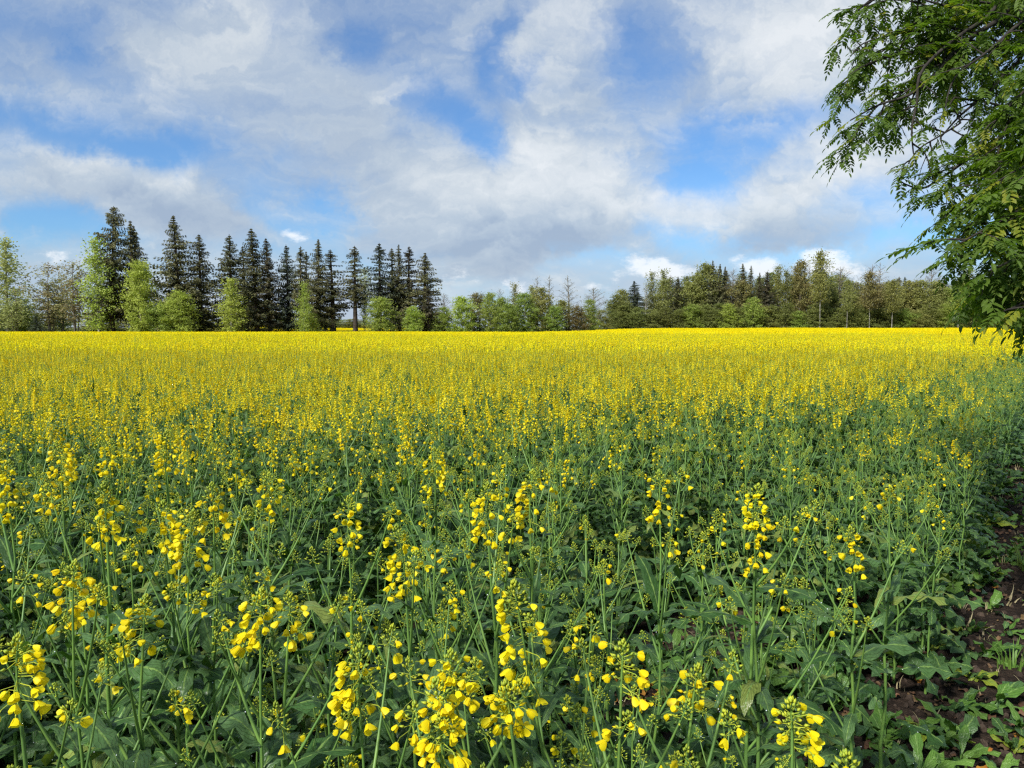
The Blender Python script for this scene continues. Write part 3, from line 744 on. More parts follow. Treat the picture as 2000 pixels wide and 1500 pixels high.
for _ in range(9000):
    y = rnd.uniform(1.2, 10); x = rnd.uniform(-.6 * y - .5, .73 * y + 1.6); e_ = edge(x, y)
    if e_ > 1.2 and rnd.random() > .25: continue
    k = rnd.random(); PD.append((x, y, gz(x, y) + .006, rnd.uniform(-.4, .4), rnd.uniform(-.4, .4), rnd.uniform(0, 6.28), rnd.uniform(.5, 1.3), 0 if k < .45 else 1 if k < .8 else 2 if k < .93 else 3))
for _ in range(60): PD.append((rnd.gauss(.62, .13), rnd.gauss(3.1, .13), .012, rnd.uniform(-.4, .4), rnd.uniform(-.4, .4), rnd.uniform(0, 6.28), rnd.uniform(.8, 1.5), 3))
gn_scatter('fallen_leaves', PD, [litter_mesh(440, M['dead']), litter_mesh(441, M['dead']), tuft_mesh(431, M['straw'], .07, 8), litter_mesh(442, M['orange_leaf'])], 'stuff', 'brown and orange fallen leaves lying on the dark soil', 'leaf litter')
PC = []
for _ in range(16000):
    y = rnd.uniform(1.0, 9); x = rnd.uniform(-.5 * y - .5, .73 * y + 1.9); e_ = edge(x, y)
    if e_ > 1.6 and rnd.random() > .3: continue
    PC.append((x, y, gz(x, y), rnd.uniform(-3, 3), rnd.uniform(-3, 3), rnd.uniform(0, 6.28), rnd.uniform(.004, .022) * (1.5 if rnd.random() < .06 else 1), rnd.randrange(4)))
gn_scatter('soil_clods', PC, [clod_mesh(450 + i) for i in range(4)], 'stuff', 'crumbly dark soil clods along the field edge', 'soil')

# ------------------------------------------------------------------ trees of the tree line
def leafq(mb, c, s_, r, m, hang=0.0):
    n_ = Vector((r.gauss(0, 1), r.gauss(0, 1), r.gauss(0, 1) + .4)); n_, ax, ay_ = frame(n_)
    a = r.uniform(0, 3.14); ax, ay_ = ax * math.cos(a) + ay_ * math.sin(a), ay_ * math.cos(a) - ax * math.sin(a)
    mb.add([tuple(c - ax * s_), tuple(c - ay_ * s_ * .55), tuple(c + ax * s_), tuple(c + ay_ * s_ * .55)], [(0, 1, 2, 3)], m)

def spruce_mesh(seed, wide, thin=0.0, cb=0.10, blunt=0.0):
    """unit height 1 = 25 m; returns trunk and crown meshes"""
    r = random.Random(seed); H = 25.0; t_, c_ = MB(), MB()
    bend = r.uniform(-.25, .25)
    def ax(z): q = z / H; return Vector((bend * q * q, 0, z))
    t_.tube([ax(H * i / 8) for i in range(9)], [.26 * (1 - i / 8.6) + .015 for i in range(9)], M['spruce_bark'], 7)
    z = H * cb; Rm = wide
    while z < H * .995:
        q = (z - H * cb) / (H * (1 - cb)); prof = (1 - q) ** (0.80 - .30 * blunt) * min(1, .45 + q * 3.2)
        if blunt: prof = max(prof, .28 * blunt * (1 if q < .93 else (1 - q) / .07))
        nb = r.randint(4, 7) if q > .05 else r.randint(2, 4)
        a0 = r.uniform(0, 6.28); wh = r.uniform(.70, 1.15)
        for b in range(nb):
            if r.random() < thin: continue
            a = a0 + 6.283 * b / nb + r.uniform(-.5, .5); L = max(.10, Rm * prof * wh * r.uniform(.50, 1.25) * (1 + .22 * math.sin(a + seed) * math.sin(z * .55 + seed)))
            h = Vector((math.cos(a), math.sin(a), 0)); base = ax(z) + Vector((0, 0, r.uniform(-.4, .4) * min(1, 2.5 * (1 - q))))
            dr = .38 * (1 - q) + .02 - .55 * max(0, q - .75); n = max(4, int(L / .26))
            prev = base; s2 = Vector((-h.y, h.x, 0)); pb = []
            for k in range(n + 1):
                s_ = k / n; p = base + h * (L * s_) + Vector((0, 0, -dr * L * math.sin(s_ * 2.1) + .18 * L * s_ * s_)); pb.append(p)
                if k == 0: continue
                sc_ = min(1, .30 + L * .36); wd = sc_ * (.10 + .34 * L * .22 * math.sin(min(1, s_ * 1.1) * math.pi) ** .8)
                for sgn in (-1, 1):
                    for _ in range(4):
                        o_ = s2 * sgn * wd * r.uniform(.1, 1.1) + Vector((0, 0, -r.uniform(.0, .62) * sc_)) ; c = p + o_ * 1.0
                        f = (h * r.uniform(.1, .5) + s2 * sgn * r.uniform(.2, .5) + Vector((0, 0, -r.uniform(.15, .8)))).normalized() * r.uniform(.22, .44) * sc_
                        w2 = f.cross(Vector((r.gauss(0, 1), r.gauss(0, 1), .3))).normalized() * r.uniform(.06, .12) * sc_
                        c_.add([tuple(c - f * .5 - w2 * .6), tuple(c - f * .5 + w2 * .6), tuple(c + f * .5 + w2), tuple(c + f * .7)], [(0, 1, 2, 3)], M['spruce'])
            st2 = max(1, n // 3); t_.tube([pb[0], pb[min(n, st2 * 2)], pb[-1]], [.045, .03, .012], M['spruce_bark'], 3)
        z += r.uniform(.42, .74) * (1 - .35 * q)
    return t_.mesh('trunk'), c_.mesh('crown', False)

def broad_mesh(seed, form, leaves, spread, bark, trunks=1, lsize=.15, cb=.15, twig=.5):
    """height 16 m; form: column, round, oval, bush; spread = crown radius"""
    r = random.Random(seed); H = 16.0; t_, c_ = MB(), MB()
    def prof(q):
        if form == 'column': return (math.sin(math.pi * min(1, q * .86 + .10)) ** .6) * (1 - .35 * q)
        if form == 'round': return math.sin(math.pi * min(1, .08 + q * .9)) ** .5
        if form == 'bush': return (1 - q ** 2.2) ** .5 * .98
        return math.sin(math.pi * min(1, q * .88 + .06)) ** .75
    lobes = [(r.uniform(0, 6.28), r.uniform(.1, .95), r.uniform(-.28, .34)) for _ in range(9)]
    for tr in range(trunks):
        ox, oy = (0, 0) if trunks == 1 else (r.uniform(-.5, .5) * spread * .7, r.uniform(-.5, .5) * spread * .7)
        hh = H * (1 if tr == 0 else r.uniform(.7, .97)); ln = r.uniform(-.5, .5)
        def ax(z): q = z / hh; return Vector((ox * (.35 + .65 * q) + ln * q * q, oy * (.35 + .65 * q), z))
        rt = (.16 if cb < .3 else .11) if trunks == 1 else .10
        t_.tube([ax(hh * i / 7) for i in range(8)], [rt * (1 - i / 7.4) + .012 for i in range(8)], bark, 6)
        nlimb = int(46 / trunks ** .6)
        for b in range(nlimb):
            q = (b + r.random()) / nlimb; z = hh * (cb + (1 - cb) * q * .97); a = b * 2.4 + r.uniform(-.5, .5)
            lob = 1 + sum(k * math.exp(-((z / H - zq) / .13) ** 2) * max(0, math.cos(a - aa)) for aa, zq, k in lobes)
            L = max(.5, spread * prof(q) * r.uniform(.7, 1.1) * lob) / (1 if trunks == 1 else 1.5)
            el = R(62 if form == 'column' else 48) + r.uniform(-.2, .2); el *= (.55 + .5 * q)
            h = Vector((math.cos(a), math.sin(a), 0)); base = ax(max(.1, z - L * math.sin(el) * .6)); d = h * math.cos(el) + Vector((0, 0, math.sin(el)))
            pb = [base, base + d * (L * .5), base + d * L + Vector((0, 0, -.06 * L))]
            t_.tube(pb, [.045, .028, .010], bark, 3)
            ntw = max(3, int(L * 4 * twig * 2))
            for k in range(ntw):
                s_ = .25 + .75 * (k + r.random()) / ntw; p = pb[0].lerp(pb[1], s_ * 2) if s_ < .5 else pb[1].lerp(pb[2], s_ * 2 - 1)
                td = Vector((r.gauss(0, 1), r.gauss(0, 1), r.gauss(.25, .8))).normalized() * r.uniform(.35, .95) * min(1.2, .4 + L * .3)
                e_ = p + td
                if twig > .3 or k % 3 == 0: t_.tube([p, p.lerp(e_, .5) + Vector((0, 0, .05)), e_], [.016, .011, .006], bark, 3)
                nlf = leaves
                for _ in range(nlf if nlf >= 1 else (1 if r.random() < nlf else 0)):
                    c = p.lerp(e_, r.uniform(.2, 1.1)) + Vector((r.gauss(0, .17), r.gauss(0, .17), r.gauss(0, .17)))
                    leafq(c_, c, lsize * r.uniform(.6, 1.25), r, M['mid'])
    if leaves >= 3:
        ncl = int(34 + 16 * spread)
        for b in range(ncl):
            q = r.uniform(.02, .99); a = b * 2.4 + r.uniform(-.6, .6)
            lob = 1 + sum(k * math.exp(-((q - zq) / .13) ** 2) * max(0, math.cos(a - aa)) for aa, zq, k in lobes)
            R_ = spread * prof(q) * lob * r.random() ** .4 * .92; z = H * (cb + (1 - cb) * q) - .3
            cc = Vector((R_ * math.cos(a), R_ * math.sin(a), z)); sg = r.uniform(.38, .75)
            for _ in range(int(leaves * 4.2 * r.uniform(.6, 1.3))):
                leafq(c_, cc + Vector((r.gauss(0, sg), r.gauss(0, sg), r.gauss(0, sg * .75))), lsize * r.uniform(.6, 1.2), r, M['mid'])
    return t_.mesh('trunk'), c_.mesh('crown', False)

V = {}
V['spruce'] = [spruce_mesh(500 + i, wd, th, cb, bl) for i, (wd, th, cb, bl) in enumerate(((3.3, .03, .05, 0), (2.8, .10, .07, 0), (3.4, .05, .06, .25), (2.5, .16, .10, .05), (3.0, .08, .08, .1), (3.6, .12, .06, 0), (2.7, .02, .08, .35)))]
V['blunt'] = [spruce_mesh(520, 3.1, .02, .16, 1.0)]
V['spruce_thin'] = [spruce_mesh(530 + i, 2.5, .28, .16 + .1 * i, .2) for i in range(3)]
V['birch'] = [broad_mesh(540 + i, 'column', 8, 2.5, M['birch_bark'], 1, .17, .08) for i in range(3)]
V['highbirch'] = [broad_mesh(545 + i, 'column', 8, 2.4, M['birch_bark'], 1, .17, .40) for i in range(2)]
V['airy'] = [broad_mesh(550 + i, 'oval', 4, 3.2, M['grey_twig'], 3, .18, .22) for i in range(3)]
V['round'] = [broad_mesh(560 + i, 'round', 12, 3.6, M['grey_twig'], 1, .20, .05) for i in range(4)]
V['bush'] = [broad_mesh(570 + i, 'bush', 12, 4.4, M['grey_twig'], 3, .20, .02) for i in range(4)]
V['bare'] = [broad_mesh(580 + i, 'oval', .8, 3.4, M['grey_twig'], 1 + i % 2, .10, .25, .9) for i in range(3)]
V['barebirch'] = [broad_mesh(590 + i, 'column', .5, 2.4, M['birch_bark'], 1, .10, .2, .8) for i in range(2)]
VH = {k: (25.0 if k in ('spruce', 'blunt', 'spruce_thin') else 16.0) for k in V}
def crown_r(me, q):
    co = np.empty(len(me.vertices) * 3, dtype=np.float32); me.vertices.foreach_get('co', co); co = co.reshape(-1, 3)
    return float(np.percentile(np.hypot(co[:, 0], co[:, 1]), q))
VW = {'spruce': 3.1, 'blunt': 3.1, 'spruce_thin': 2.6, 'birch': 2.3, 'airy': 3.6, 'round': 4.0, 'bush': 4.6, 'bare': 3.8, 'barebirch': 2.3}

DESC = {'spruce': 'dark pointed spruce', 'blunt': 'dark blunt-topped spruce', 'spruce_thin': 'thin open spruce', 'birch': 'slender birch', 'highbirch': 'white-trunked birch', 'airy': 'airy many-stemmed tree', 'round': 'leafy rounded tree', 'bush': 'low bushy tree', 'bare': 'nearly bare tree', 'barebirch': 'nearly bare birch'}
COLW = {'fresh': 'bright green', 'pale': 'pale green', 'mid': 'mid green', 'olive': 'olive', 'dark': 'dark olive', 'rust': 'rusty brown', 'tan': 'tan', 'spruce': '', 'spruce_blue': 'bluish', 'spruce_rust': 'brownish'}
NAME = {'spruce': 'spruce_tree', 'blunt': 'spruce_tree', 'spruce_thin': 'spruce_tree', 'birch': 'birch_tree', 'highbirch': 'birch_tree', 'airy': 'deciduous_tree', 'round': 'deciduous_tree', 'bush': 'bushy_tree', 'bare': 'bare_tree', 'barebirch': 'birch_tree'}
def place_tree(kind, px, ytop, wpx, D, colm, label, group, sink=0.3):
    """wpx = half width of the crown in photo pixels; the tree stands at real distance D"""
    tip = at(px, ytop, D); x = tip.x; zg = gz(x, D); Hh = tip.z - zg
    v_ = rnd.choice(V[kind]); o = bpy.data.objects.new(NAME[kind], None); C.objects.link(o)
    o.location = (x, D, zg - .05); s = Hh / VH[kind]; wpx = wpx * (1.04 if kind in ('spruce', 'spruce_thin') and px < 900 else 1); wx = (wpx * D / FPX) / crown_r(v_[1] if kind not in ('bare', 'barebirch') else v_[0], 86 if 'spruce' in kind or kind == 'blunt' else 92)
    o.scale = (wx, wx, s); o.rotation_euler = (rnd.gauss(0, .014), rnd.gauss(0, .014), rnd.uniform(0, 6.28))
    t_ = link('trunk', v_[0], o); c_ = link('crown', v_[1], o)
    if colm:
        c_.material_slots[0].link = 'OBJECT'; c_.material_slots[0].material = M[colm]
    tag(o, label, 'tree', group)
    return o

left = [ # kind, px, ytop, half width px, distance, colour
    ('birch', -60, 470, 40, 152, 'pale'), ('round', -130, 500, 60, 156, 'mid'), ('birch', 6, 462, 34, 153, 'pale'), ('airy', 28, 560, 36, 150, 'pale'),
    ('bush', 45, 580, 26, 158, 'fresh'), ('airy', 92, 512, 46, 155, 'tan'), ('airy', 140, 508, 36, 153, 'tan'), ('airy', 118, 545, 40, 160, 'pale'), ('bush', 20, 596, 40, 170, 'olive'),
    ('bush', 100, 596, 46, 175, 'olive'), ('birch', 186, 464, 32, 148, 'fresh'), ('blunt', 208, 400, 28, 152, 'spruce'), ('spruce_thin', 214, 520, 30, 150, 'spruce_rust'),
    ('spruce', 253, 430, 25, 153, 'spruce'), ('spruce', 266, 440, 25, 155, 'spruce'), ('round', 270, 506, 31, 147, 'fresh'), ('spruce', 346, 420, 36, 152, 'spruce'),
    ('airy', 306, 560, 24, 149, 'pale'), ('round', 318, 590, 30, 147, 'mid'), ('bush', 352, 566, 34, 146, 'fresh'), ('spruce', 388, 457, 29, 153, 'spruce'),
    ('spruce', 449, 457, 33, 154, 'spruce'), ('spruce_thin', 478, 480, 20, 156, 'spruce'), ('birch', 449, 543, 25, 147, 'fresh'), ('spruce', 498, 446, 26, 153, 'spruce'),
    ('spruce', 524, 465, 22, 154, 'spruce_rust'), ('spruce', 561, 476, 24, 155, 'spruce_blue'), ('spruce_thin', 583, 480, 17, 154, 'spruce'), ('birch', 592, 551, 17, 146, 'fresh'), ('bush', 610, 610, 17, 148, 'fresh'),
    ('spruce', 618, 466, 28, 153, 'spruce'), ('spruce_thin', 597, 490, 16, 157, 'spruce'), ('spruce_thin', 648, 487, 27, 153, 'spruce'), ('spruce_thin', 692, 480, 24, 152, 'spruce'), ('airy', 712, 520, 18, 158, 'pale'),
    ('spruce_thin', 739, 474, 25, 153, 'spruce_blue'), ('round', 742, 578, 28, 147, 'mid'), ('spruce_thin', 764, 484, 22, 155, 'spruce'), ('spruce', 779, 477, 20, 154, 'spruce'), ('spruce_thin', 797, 480, 22, 156, 'spruce_rust'),
    ('spruce', 828, 493, 28, 153, 'spruce'), ('spruce_thin', 838, 560, 14, 150, 'spruce_rust'), ('bush', 806, 596, 20, 147, 'fresh'),
    ('bush', 866, 598, 22, 150, 'mid'), ('bare', 868, 572, 20, 168, 'tan'),
    ('bush', 470, 600, 50, 200, 'olive'), ('bush', 395, 604, 40, 200, 'olive'), ('bush', 690, 622, 40, 230, 'olive'), ('bush', 640, 618, 50, 235, 'mid'), ('bush', 760, 614, 50, 225, 'dark'), ('bush', 300, 606, 60, 210, 'olive'), ('bush', 200, 606, 60, 205, 'olive'),
    ('bush', 545, 612, 50, 212, 'dark'), ('bush', 840, 606, 45, 190, 'dark'), ('spruce', 72, 616, 14, 146, 'spruce_blue'),
]
mid = [
    ('round', 903, 578, 27, 150, 'fresh'), ('round', 932, 570, 22, 156, 'rust'), ('round', 957, 571, 22, 151, 'mid'), ('round', 978, 580, 20, 156, 'mid'), ('birch', 1003, 553, 17, 160, 'olive'), ('bare', 975, 562, 14, 170, 'pale'),
    ('round', 996, 592, 22, 150, 'mid'), ('round', 1026, 570, 25, 152, 'mid'), ('birch', 1041, 556, 14, 160, 'olive'), ('barebirch', 1047, 538, 16, 168, 'tan'), ('round', 1058, 560, 26, 154, 'olive'), ('barebirch', 1073, 537, 18, 166, 'tan'),
    ('round', 1082, 596, 20, 152, 'mid'), ('barebirch', 1112, 537, 21, 160, 'rust'), ('round', 1098, 585, 20, 158, 'olive'), ('bush', 1128, 596, 24, 156, 'rust'), ('bush', 1152, 583, 22, 162, 'mid'), ('bare', 1162, 560, 24, 172, 'tan'), ('bush', 1176, 604, 22, 185, 'olive'),
]
right = [
    ('round', 1205, 574, 26, 200, 'dark'), ('spruce', 1241, 548, 20, 203, 'spruce_blue'), ('barebirch', 1262, 552, 15, 201, 'pale'), ('birch', 1274, 531, 19, 204, 'olive'), ('birch', 1298, 526, 20, 202, 'olive'), ('round', 1222, 590, 22, 198, 'dark'),
    ('bare', 1312, 536, 24, 206, 'tan'), ('spruce', 1326, 540, 15, 203, 'spruce'), ('round', 1345, 548, 25, 204, 'olive'), ('birch', 1362, 532, 20, 206, 'olive'), ('round', 1382, 513, 30, 206, 'olive'), ('spruce', 1391, 508, 15, 204, 'spruce'),
    ('spruce', 1406, 515, 14, 203, 'spruce'), ('spruce', 1416, 520, 12, 205, 'spruce'), ('bare', 1430, 524, 22, 204, 'rust'), ('spruce', 1456, 514, 15, 205, 'spruce'), ('spruce', 1468, 518, 14, 206, 'spruce'), ('spruce', 1483, 532, 11, 204, 'spruce'), ('spruce', 1498, 530, 16, 202, 'spruce_rust'),
    ('round', 1446, 545, 26, 203, 'rust'), ('birch', 1522, 518, 19, 205, 'olive'), ('birch', 1540, 526, 16, 203, 'dark'), ('round', 1565, 508, 24, 203, 'rust'), ('bare', 1583, 520, 18, 206, 'rust'), ('round', 1600, 530, 22, 201, 'olive'), ('round', 1622, 540, 18, 203, 'dark'),
    ('bare', 1641, 520, 27, 204, 'tan'), ('bare', 1655, 545, 20, 207, 'tan'), ('round', 1668, 576, 24, 202, 'olive'), ('bare', 1704, 516, 30, 204, 'rust'), ('bare', 1722, 512, 26, 206, 'tan'), ('round', 1705, 552, 24, 202, 'rust'), ('round', 1738, 548, 24, 203, 'olive'),
    ('spruce', 1768, 540, 16, 206, 'spruce_blue'), ('round', 1778, 546, 24, 204, 'olive'), ('round', 1800, 545, 24, 202, 'olive'), ('bare', 1820, 518, 22, 206, 'rust'), ('round', 1828, 548, 24, 203, 'olive'), ('spruce', 1846, 540, 15, 205, 'spruce_rust'), ('round', 1858, 560, 22, 203, 'mid'),
    ('birch', 1892, 525, 26, 203, 'olive'), ('round', 1910, 548, 28, 201, 'mid'), ('spruce_thin', 1932, 545, 22, 203, 'spruce_blue'), ('round', 1950, 556, 28, 200, 'olive'), ('round', 1985, 548, 30, 200, 'mid'), ('round', 2030, 540, 34, 196, 'olive'), ('spruce', 2075, 520, 30, 196, 'spruce'), ('round', 2120, 540, 36, 192, 'olive'),
]
right += [('highbirch', 1606, 489, 20, 193, 'olive'), ('highbirch', 1657, 545, 14, 192.5, 'olive'), ('highbirch', 1702, 530, 20, 193, 'rust'), ('highbirch', 1745, 545, 18, 193, 'olive'), ('highbirch', 1875, 550, 16, 193, 'mid')]
und = []
for i, px in enumerate(range(1196, 2130, 26)):
    und.append(('bush', px + rnd.uniform(-6, 6), rnd.uniform(588, 606), rnd.uniform(18, 26), 197 + rnd.uniform(-2, 1), rnd.choice(['dark', 'dark', 'dark', 'olive', 'mid'])))
und += [('bush', 1425, 592, 20, 194, 'fresh'), ('bush', 1470, 580, 22, 195, 'mid')]
back = []
for i, px in enumerate(range(1215, 2130, 30)):
    back.append((rnd.choice(['round', 'spruce', 'round', 'birch']), px + rnd.uniform(-8, 8), rnd.uniform(536, 556) - (12 if 1370 < px < 1650 else 0) + (26 if px < 1290 else 0), rnd.uniform(20, 28), 214 + rnd.uniform(-3, 5), rnd.choice(['dark', 'olive', 'dark', 'spruce'])))
for lst, zone, grp in ((left, 'in the spruce row behind the field', 'trees in the spruce row behind the field'), (mid, 'in the gap between spruces and wood', 'trees between the spruce row and the wood'),
                       (right, 'along the front of the wood', 'trees along the front of the wood on the right'), (und, 'at the foot of the wood', 'undergrowth trees at the foot of the wood'), (back, 'in the back rank of the wood', 'trees deeper inside the wood')):
    lst = sorted(lst, key=lambda a: a[1]); cnt = {}
    for (kind, px, yt, wp, D, col) in lst:
        if kind in ('round', 'bush', 'birch', 'airy') and col.startswith('spruce'): col = 'dark'
        if kind.startswith('spruce') and not col.startswith('spruce'): col = 'spruce'
        d = (COLW[col] + ' ' + DESC[kind]).strip(); i = cnt.get(d, 0); cnt[d] = i + 1
        place_tree(kind, px, yt, wp, D, col, '%s %s from the left %s' % (ordn(i), d, zone), grp)

# ------------------------------------------------------------------ rowan at the right edge
def compound_leaf(mb, p, d, r, L, npair=5):
    """rowan leaf: a thin stalk with paired leaflets and one at the tip"""
    d, x, y = frame(d); pts_ = []
    for i in range(npair + 2):
        t = i / (npair + 1); pts_.append(p + d * (L * t) + Vector((0, 0, -.28 * L * t * t)))
    mb.tube([pts_[0], pts_[len(pts_) // 2], pts_[-1]], [.0011, .0009, .0006], M['rowan'], 3)
    rv = r.random()
    def lf(b, dd, l, w_):
        dd = dd.normalized(); s2 = dd.cross(y).normalized(); up = s2.cross(dd) * (w_ * .12)
        vs = [tuple(b), tuple(b + dd * l * .3 + s2 * w_ * .46 + up), tuple(b + dd * l * .3), tuple(b + dd * l * .3 - s2 * w_ * .46 + up),
              tuple(b + dd * l * .7 + s2 * w_ * .42 + up - y * l * .05), tuple(b + dd * l * .7 - y * l * .07), tuple(b + dd * l * .7 - s2 * w_ * .42 + up - y * l * .05), tuple(b + dd * l - y * l * .16)]
        mb.add(vs, [(0, 1, 2), (0, 2, 3), (1, 4, 5, 2), (2, 5, 6, 3), (4, 7, 5), (5, 7, 6)], M['rowan'],
               [(0, 0, rv), (1, .3, rv), (0, .3, rv), (-1, .3, rv), (1, .7, rv), (0, .7, rv), (-1, .7, rv), (0, 1, rv)])
    k = L * .40
    for i in range(1, npair + 1):
        b = pts_[i]; sz = k * (.72 + .35 * math.sin(i / npair * 3.0)) * r.uniform(.85, 1.1)
        for sg in (-1, 1): lf(b, x * sg * r.uniform(.85, 1.0) + d * r.uniform(.35, .7) + Vector((0, 0, -r.uniform(.0, .45))), sz, sz * .44)
    lf(pts_[-1], d + Vector((0, 0, -.4)), k, k * .36)

rr = random.Random(77)
rowan = bpy.data.objects.new('rowan_tree', None); C.objects.link(rowan); RX, RY = 4.75, 4.3
rowan.location = (RX, RY, gz(RX, RY)); tag(rowan, 'rowan tree whose leafy drooping branches hang in from the right edge', 'tree')
tb, cb_ = MB(), MB(); limbs = []
off = Vector((-RX, -RY, -gz(RX, RY)))
tr_pts = [Vector((0, 0, -.1)), Vector((.03, 0, .8)), Vector((-.05, .05, 1.7)), Vector((.05, .1, 2.7)), Vector((0, .05, 3.8)), Vector((.1, 0, 5.2)), Vector((.05, .1, 6.6))]
tb.tube(tr_pts, [.17, .14, .12, .105, .085, .055, .02], M['bark'], 10)
leaf_n = 0
def twig(mbw, p, d, L, r, rad, dens=1.0, ls=.088, levels=1):
    global leaf_n
    n = 6; pts_ = [p]; d = d.normalized()
    for i in range(n):
        d = (d + Vector((r.gauss(0, .16), r.gauss(0, .16), -.07 + r.gauss(0, .08)))).normalized(); pts_.append(pts_[-1] + d * (L / n))
    mbw.tube(pts_, [rad * (1 - .75 * i / n) for i in range(n + 1)], M['bark'], 4)
    nl = max(2, int(L / .026 * dens)); az = r.uniform(0, 6.28)
    for i in range(nl):
        t = (.15 + .85 * (i + r.random()) / nl) * n; k = min(n - 1, int(t)); q = pts_[k].lerp(pts_[k + 1], min(1, t - k)); az += 2.4
        dd = (pts_[k + 1] - pts_[k]).normalized() * .7 + Vector((math.cos(az), math.sin(az), r.uniform(-.5, .25)))
        compound_leaf(cb_, q, dd, r, ls * r.uniform(.7, 1.2)); leaf_n += 1
    compound_leaf(cb_, pts_[-1], d, r, ls)
    if levels:
        for i in range(int(L / .17)):
            t = rr.uniform(.2, .9) * n; k = min(n - 1, int(t)); q = pts_[k].lerp(pts_[k + 1], t - k)
            twig(mbw, q, (pts_[k + 1] - pts_[k]).normalized() + Vector((r.gauss(0, .7), r.gauss(0, .7), r.gauss(-.25, .4))), L * r.uniform(.35, .6), r, rad * .5, dens, ls, levels - 1)
def branch(px, r0, r1, dens=1.0, tw=.30, ls=.088, bare_from=2.0, dep=None):
    """px: list of (x px, y px, distance); the limb runs there from the trunk"""
    P3 = [at(a + (-4 if b < 330 and a < 1900 and bare_from > 1 else 0), b, c) + off for a, b, c in px]; dens *= (.76 if px[-1][1] < 330 else 1.15); rr.seed(int(px[-1][0] * 7 + px[-1][1])); r0 *= .62; ls *= .88
    s0 = P3[0]; z0 = max(.9, min(5.5, s0.z - .5 * abs(s0.x) * .35)); k = 0
    for k in range(len(tr_pts) - 1):
        if tr_pts[k + 1].z >= z0: break
    f = (z0 - tr_pts[k].z) / (tr_pts[k + 1].z - tr_pts[k].z); st0 = tr_pts[k].lerp(tr_pts[k + 1], max(0, min(1, f)))
    P3 = [st0] + P3
    # smooth the polyline
    Q = []
    for i in range(len(P3) - 1):
        a, b, c, d = P3[max(i - 1, 0)], P3[i], P3[i + 1], P3[min(i + 2, len(P3) - 1)]
        for s in range(4):
            t = s / 4; Q.append(.5 * ((2 * b) + (c - a) * t + (2 * a - 5 * b + 4 * c - d) * t * t + (3 * b - a - 3 * c + d) * t ** 3))
    Q.append(P3[-1])
    mbw = MB(); n = len(Q) - 1
    mbw.tube(Q, [r0 + (r1 - r0) * (i / n) ** .8 for i in range(n + 1)], M['bark'], 7)
    acc = 0
    for i in range(2, n):
        seg = (Q[i + 1] - Q[i]); acc += seg.length
        while acc > .062:
            acc -= .062; t = i / n
            if t > bare_from: continue
            q = Q[i].lerp(Q[i + 1], rr.random())
            dd = seg.normalized() * .6 + Vector((rr.gauss(0, .75), rr.gauss(0, .75), rr.gauss(-.15, .6)))
            if rr.random() < .8 * dens: twig(mbw, q, dd, tw * rr.uniform(.5, 1.15), rr, .0045, dens, ls, 1 if rr.random() < .35 else 0)
    if bare_from > 1: compound_leaf(cb_, Q[-1], Q[-1] - Q[-2], rr, ls)
    o = link('branch', mbw.mesh('branch'), rowan); limbs.append(o)
B = branch
B([(2060, -70, 4.4), (1960, -10, 4.3), (1880, 0, 4.2), (1800, -20, 4.1), (1730, -15, 4.0), (1680, 20, 3.95)], .035, .004, 1.1, .30)
B([(2090, -40, 4.2), (1960, 20, 4.1), (1890, 60, 4.0), (1830, 100, 3.9), (1760, 105, 3.85), (1700, 125, 3.8), (1665, 145, 3.8)], .040, .004, 1.15, .30)
B([(2080, -20, 4.0), (1950, 40, 3.9), (1880, 90, 3.8), (1825, 150, 3.75), (1780, 185, 3.7), (1720, 205, 3.7), (1665, 235, 3.7)], .030, .003, 1.0, .28)
B([(2080, 60, 4.1), (1990, 120, 4.0), (1930, 180, 3.9), (1880, 225, 3.8), (1840, 270, 3.8)], .028, .003, .8, .26)
B([(2060, -10, 3.9), (1920, 40, 3.8), (1810, 130, 3.7), (1795, 200, 3.7), (1785, 250, 3.65), (1788, 300, 3.65)], .022, .003, .55, .22)
B([(2080, 200, 3.9), (1990, 245, 3.8), (1930, 285, 3.7), (1880, 318, 3.6), (1835, 350, 3.6), (1800, 368, 3.6), (1765, 358, 3.6), (1752, 345, 3.6)], .024, .002, .8, .22, bare_from=.60)
B([(2080, 120, 3.6), (2010, 170, 3.5), (1960, 220, 3.5), (1920, 270, 3.5)], .02, .003, 1.0, .28)
B([(2100, 10, 4.6), (2010, 60, 4.6), (1950, 130, 4.6), (1910, 200, 4.6)], .03, .003, 1.0, .30)
B([(2100, 280, 3.4), (2010, 320, 3.3), (1960, 350, 3.3), (1910, 385, 3.3)], .022, .003, 1.0, .24)
B([(2120, 300, 3.0), (2040, 380, 2.9), (1975, 420, 2.85), (1920, 450, 2.8), (1875, 475, 2.8)], .022, .003, 1.15, .22, .115)
B([(2140, 380, 2.9), (2050, 450, 2.8), (1990, 500, 2.75), (1930, 530, 2.75)], .020, .003, 1.15, .20, .115)
B([(2140, 460, 2.9), (2060, 540, 2.8), (2000, 590, 2.75), (1960, 608, 2.7)], .018, .003, 1.2, .18, .115)
B([(2160, 480, 3.0), (2070, 550, 2.9), (2010, 585, 2.9), (1965, 600, 2.9)], .016, .003, 1.1, .12, .10)
B([(2080, 230, 3.4), (2020, 270, 3.3), (1970, 310, 3.3), (1930, 350, 3.3), (1905, 370, 3.3)], .014, .003, 1.2, .22)
B([(2090, 330, 3.2), (2040, 370, 3.1), (1990, 400, 3.1), (1950, 430, 3.1), (1900, 440, 3.1)], .014, .003, 1.2, .22)
B([(2100, 260, 3.3), (2040, 330, 3.2), (1980, 370, 3.2), (1930, 410, 3.2), (1895, 455, 3.2)], .012, .003, 1.2, .20)
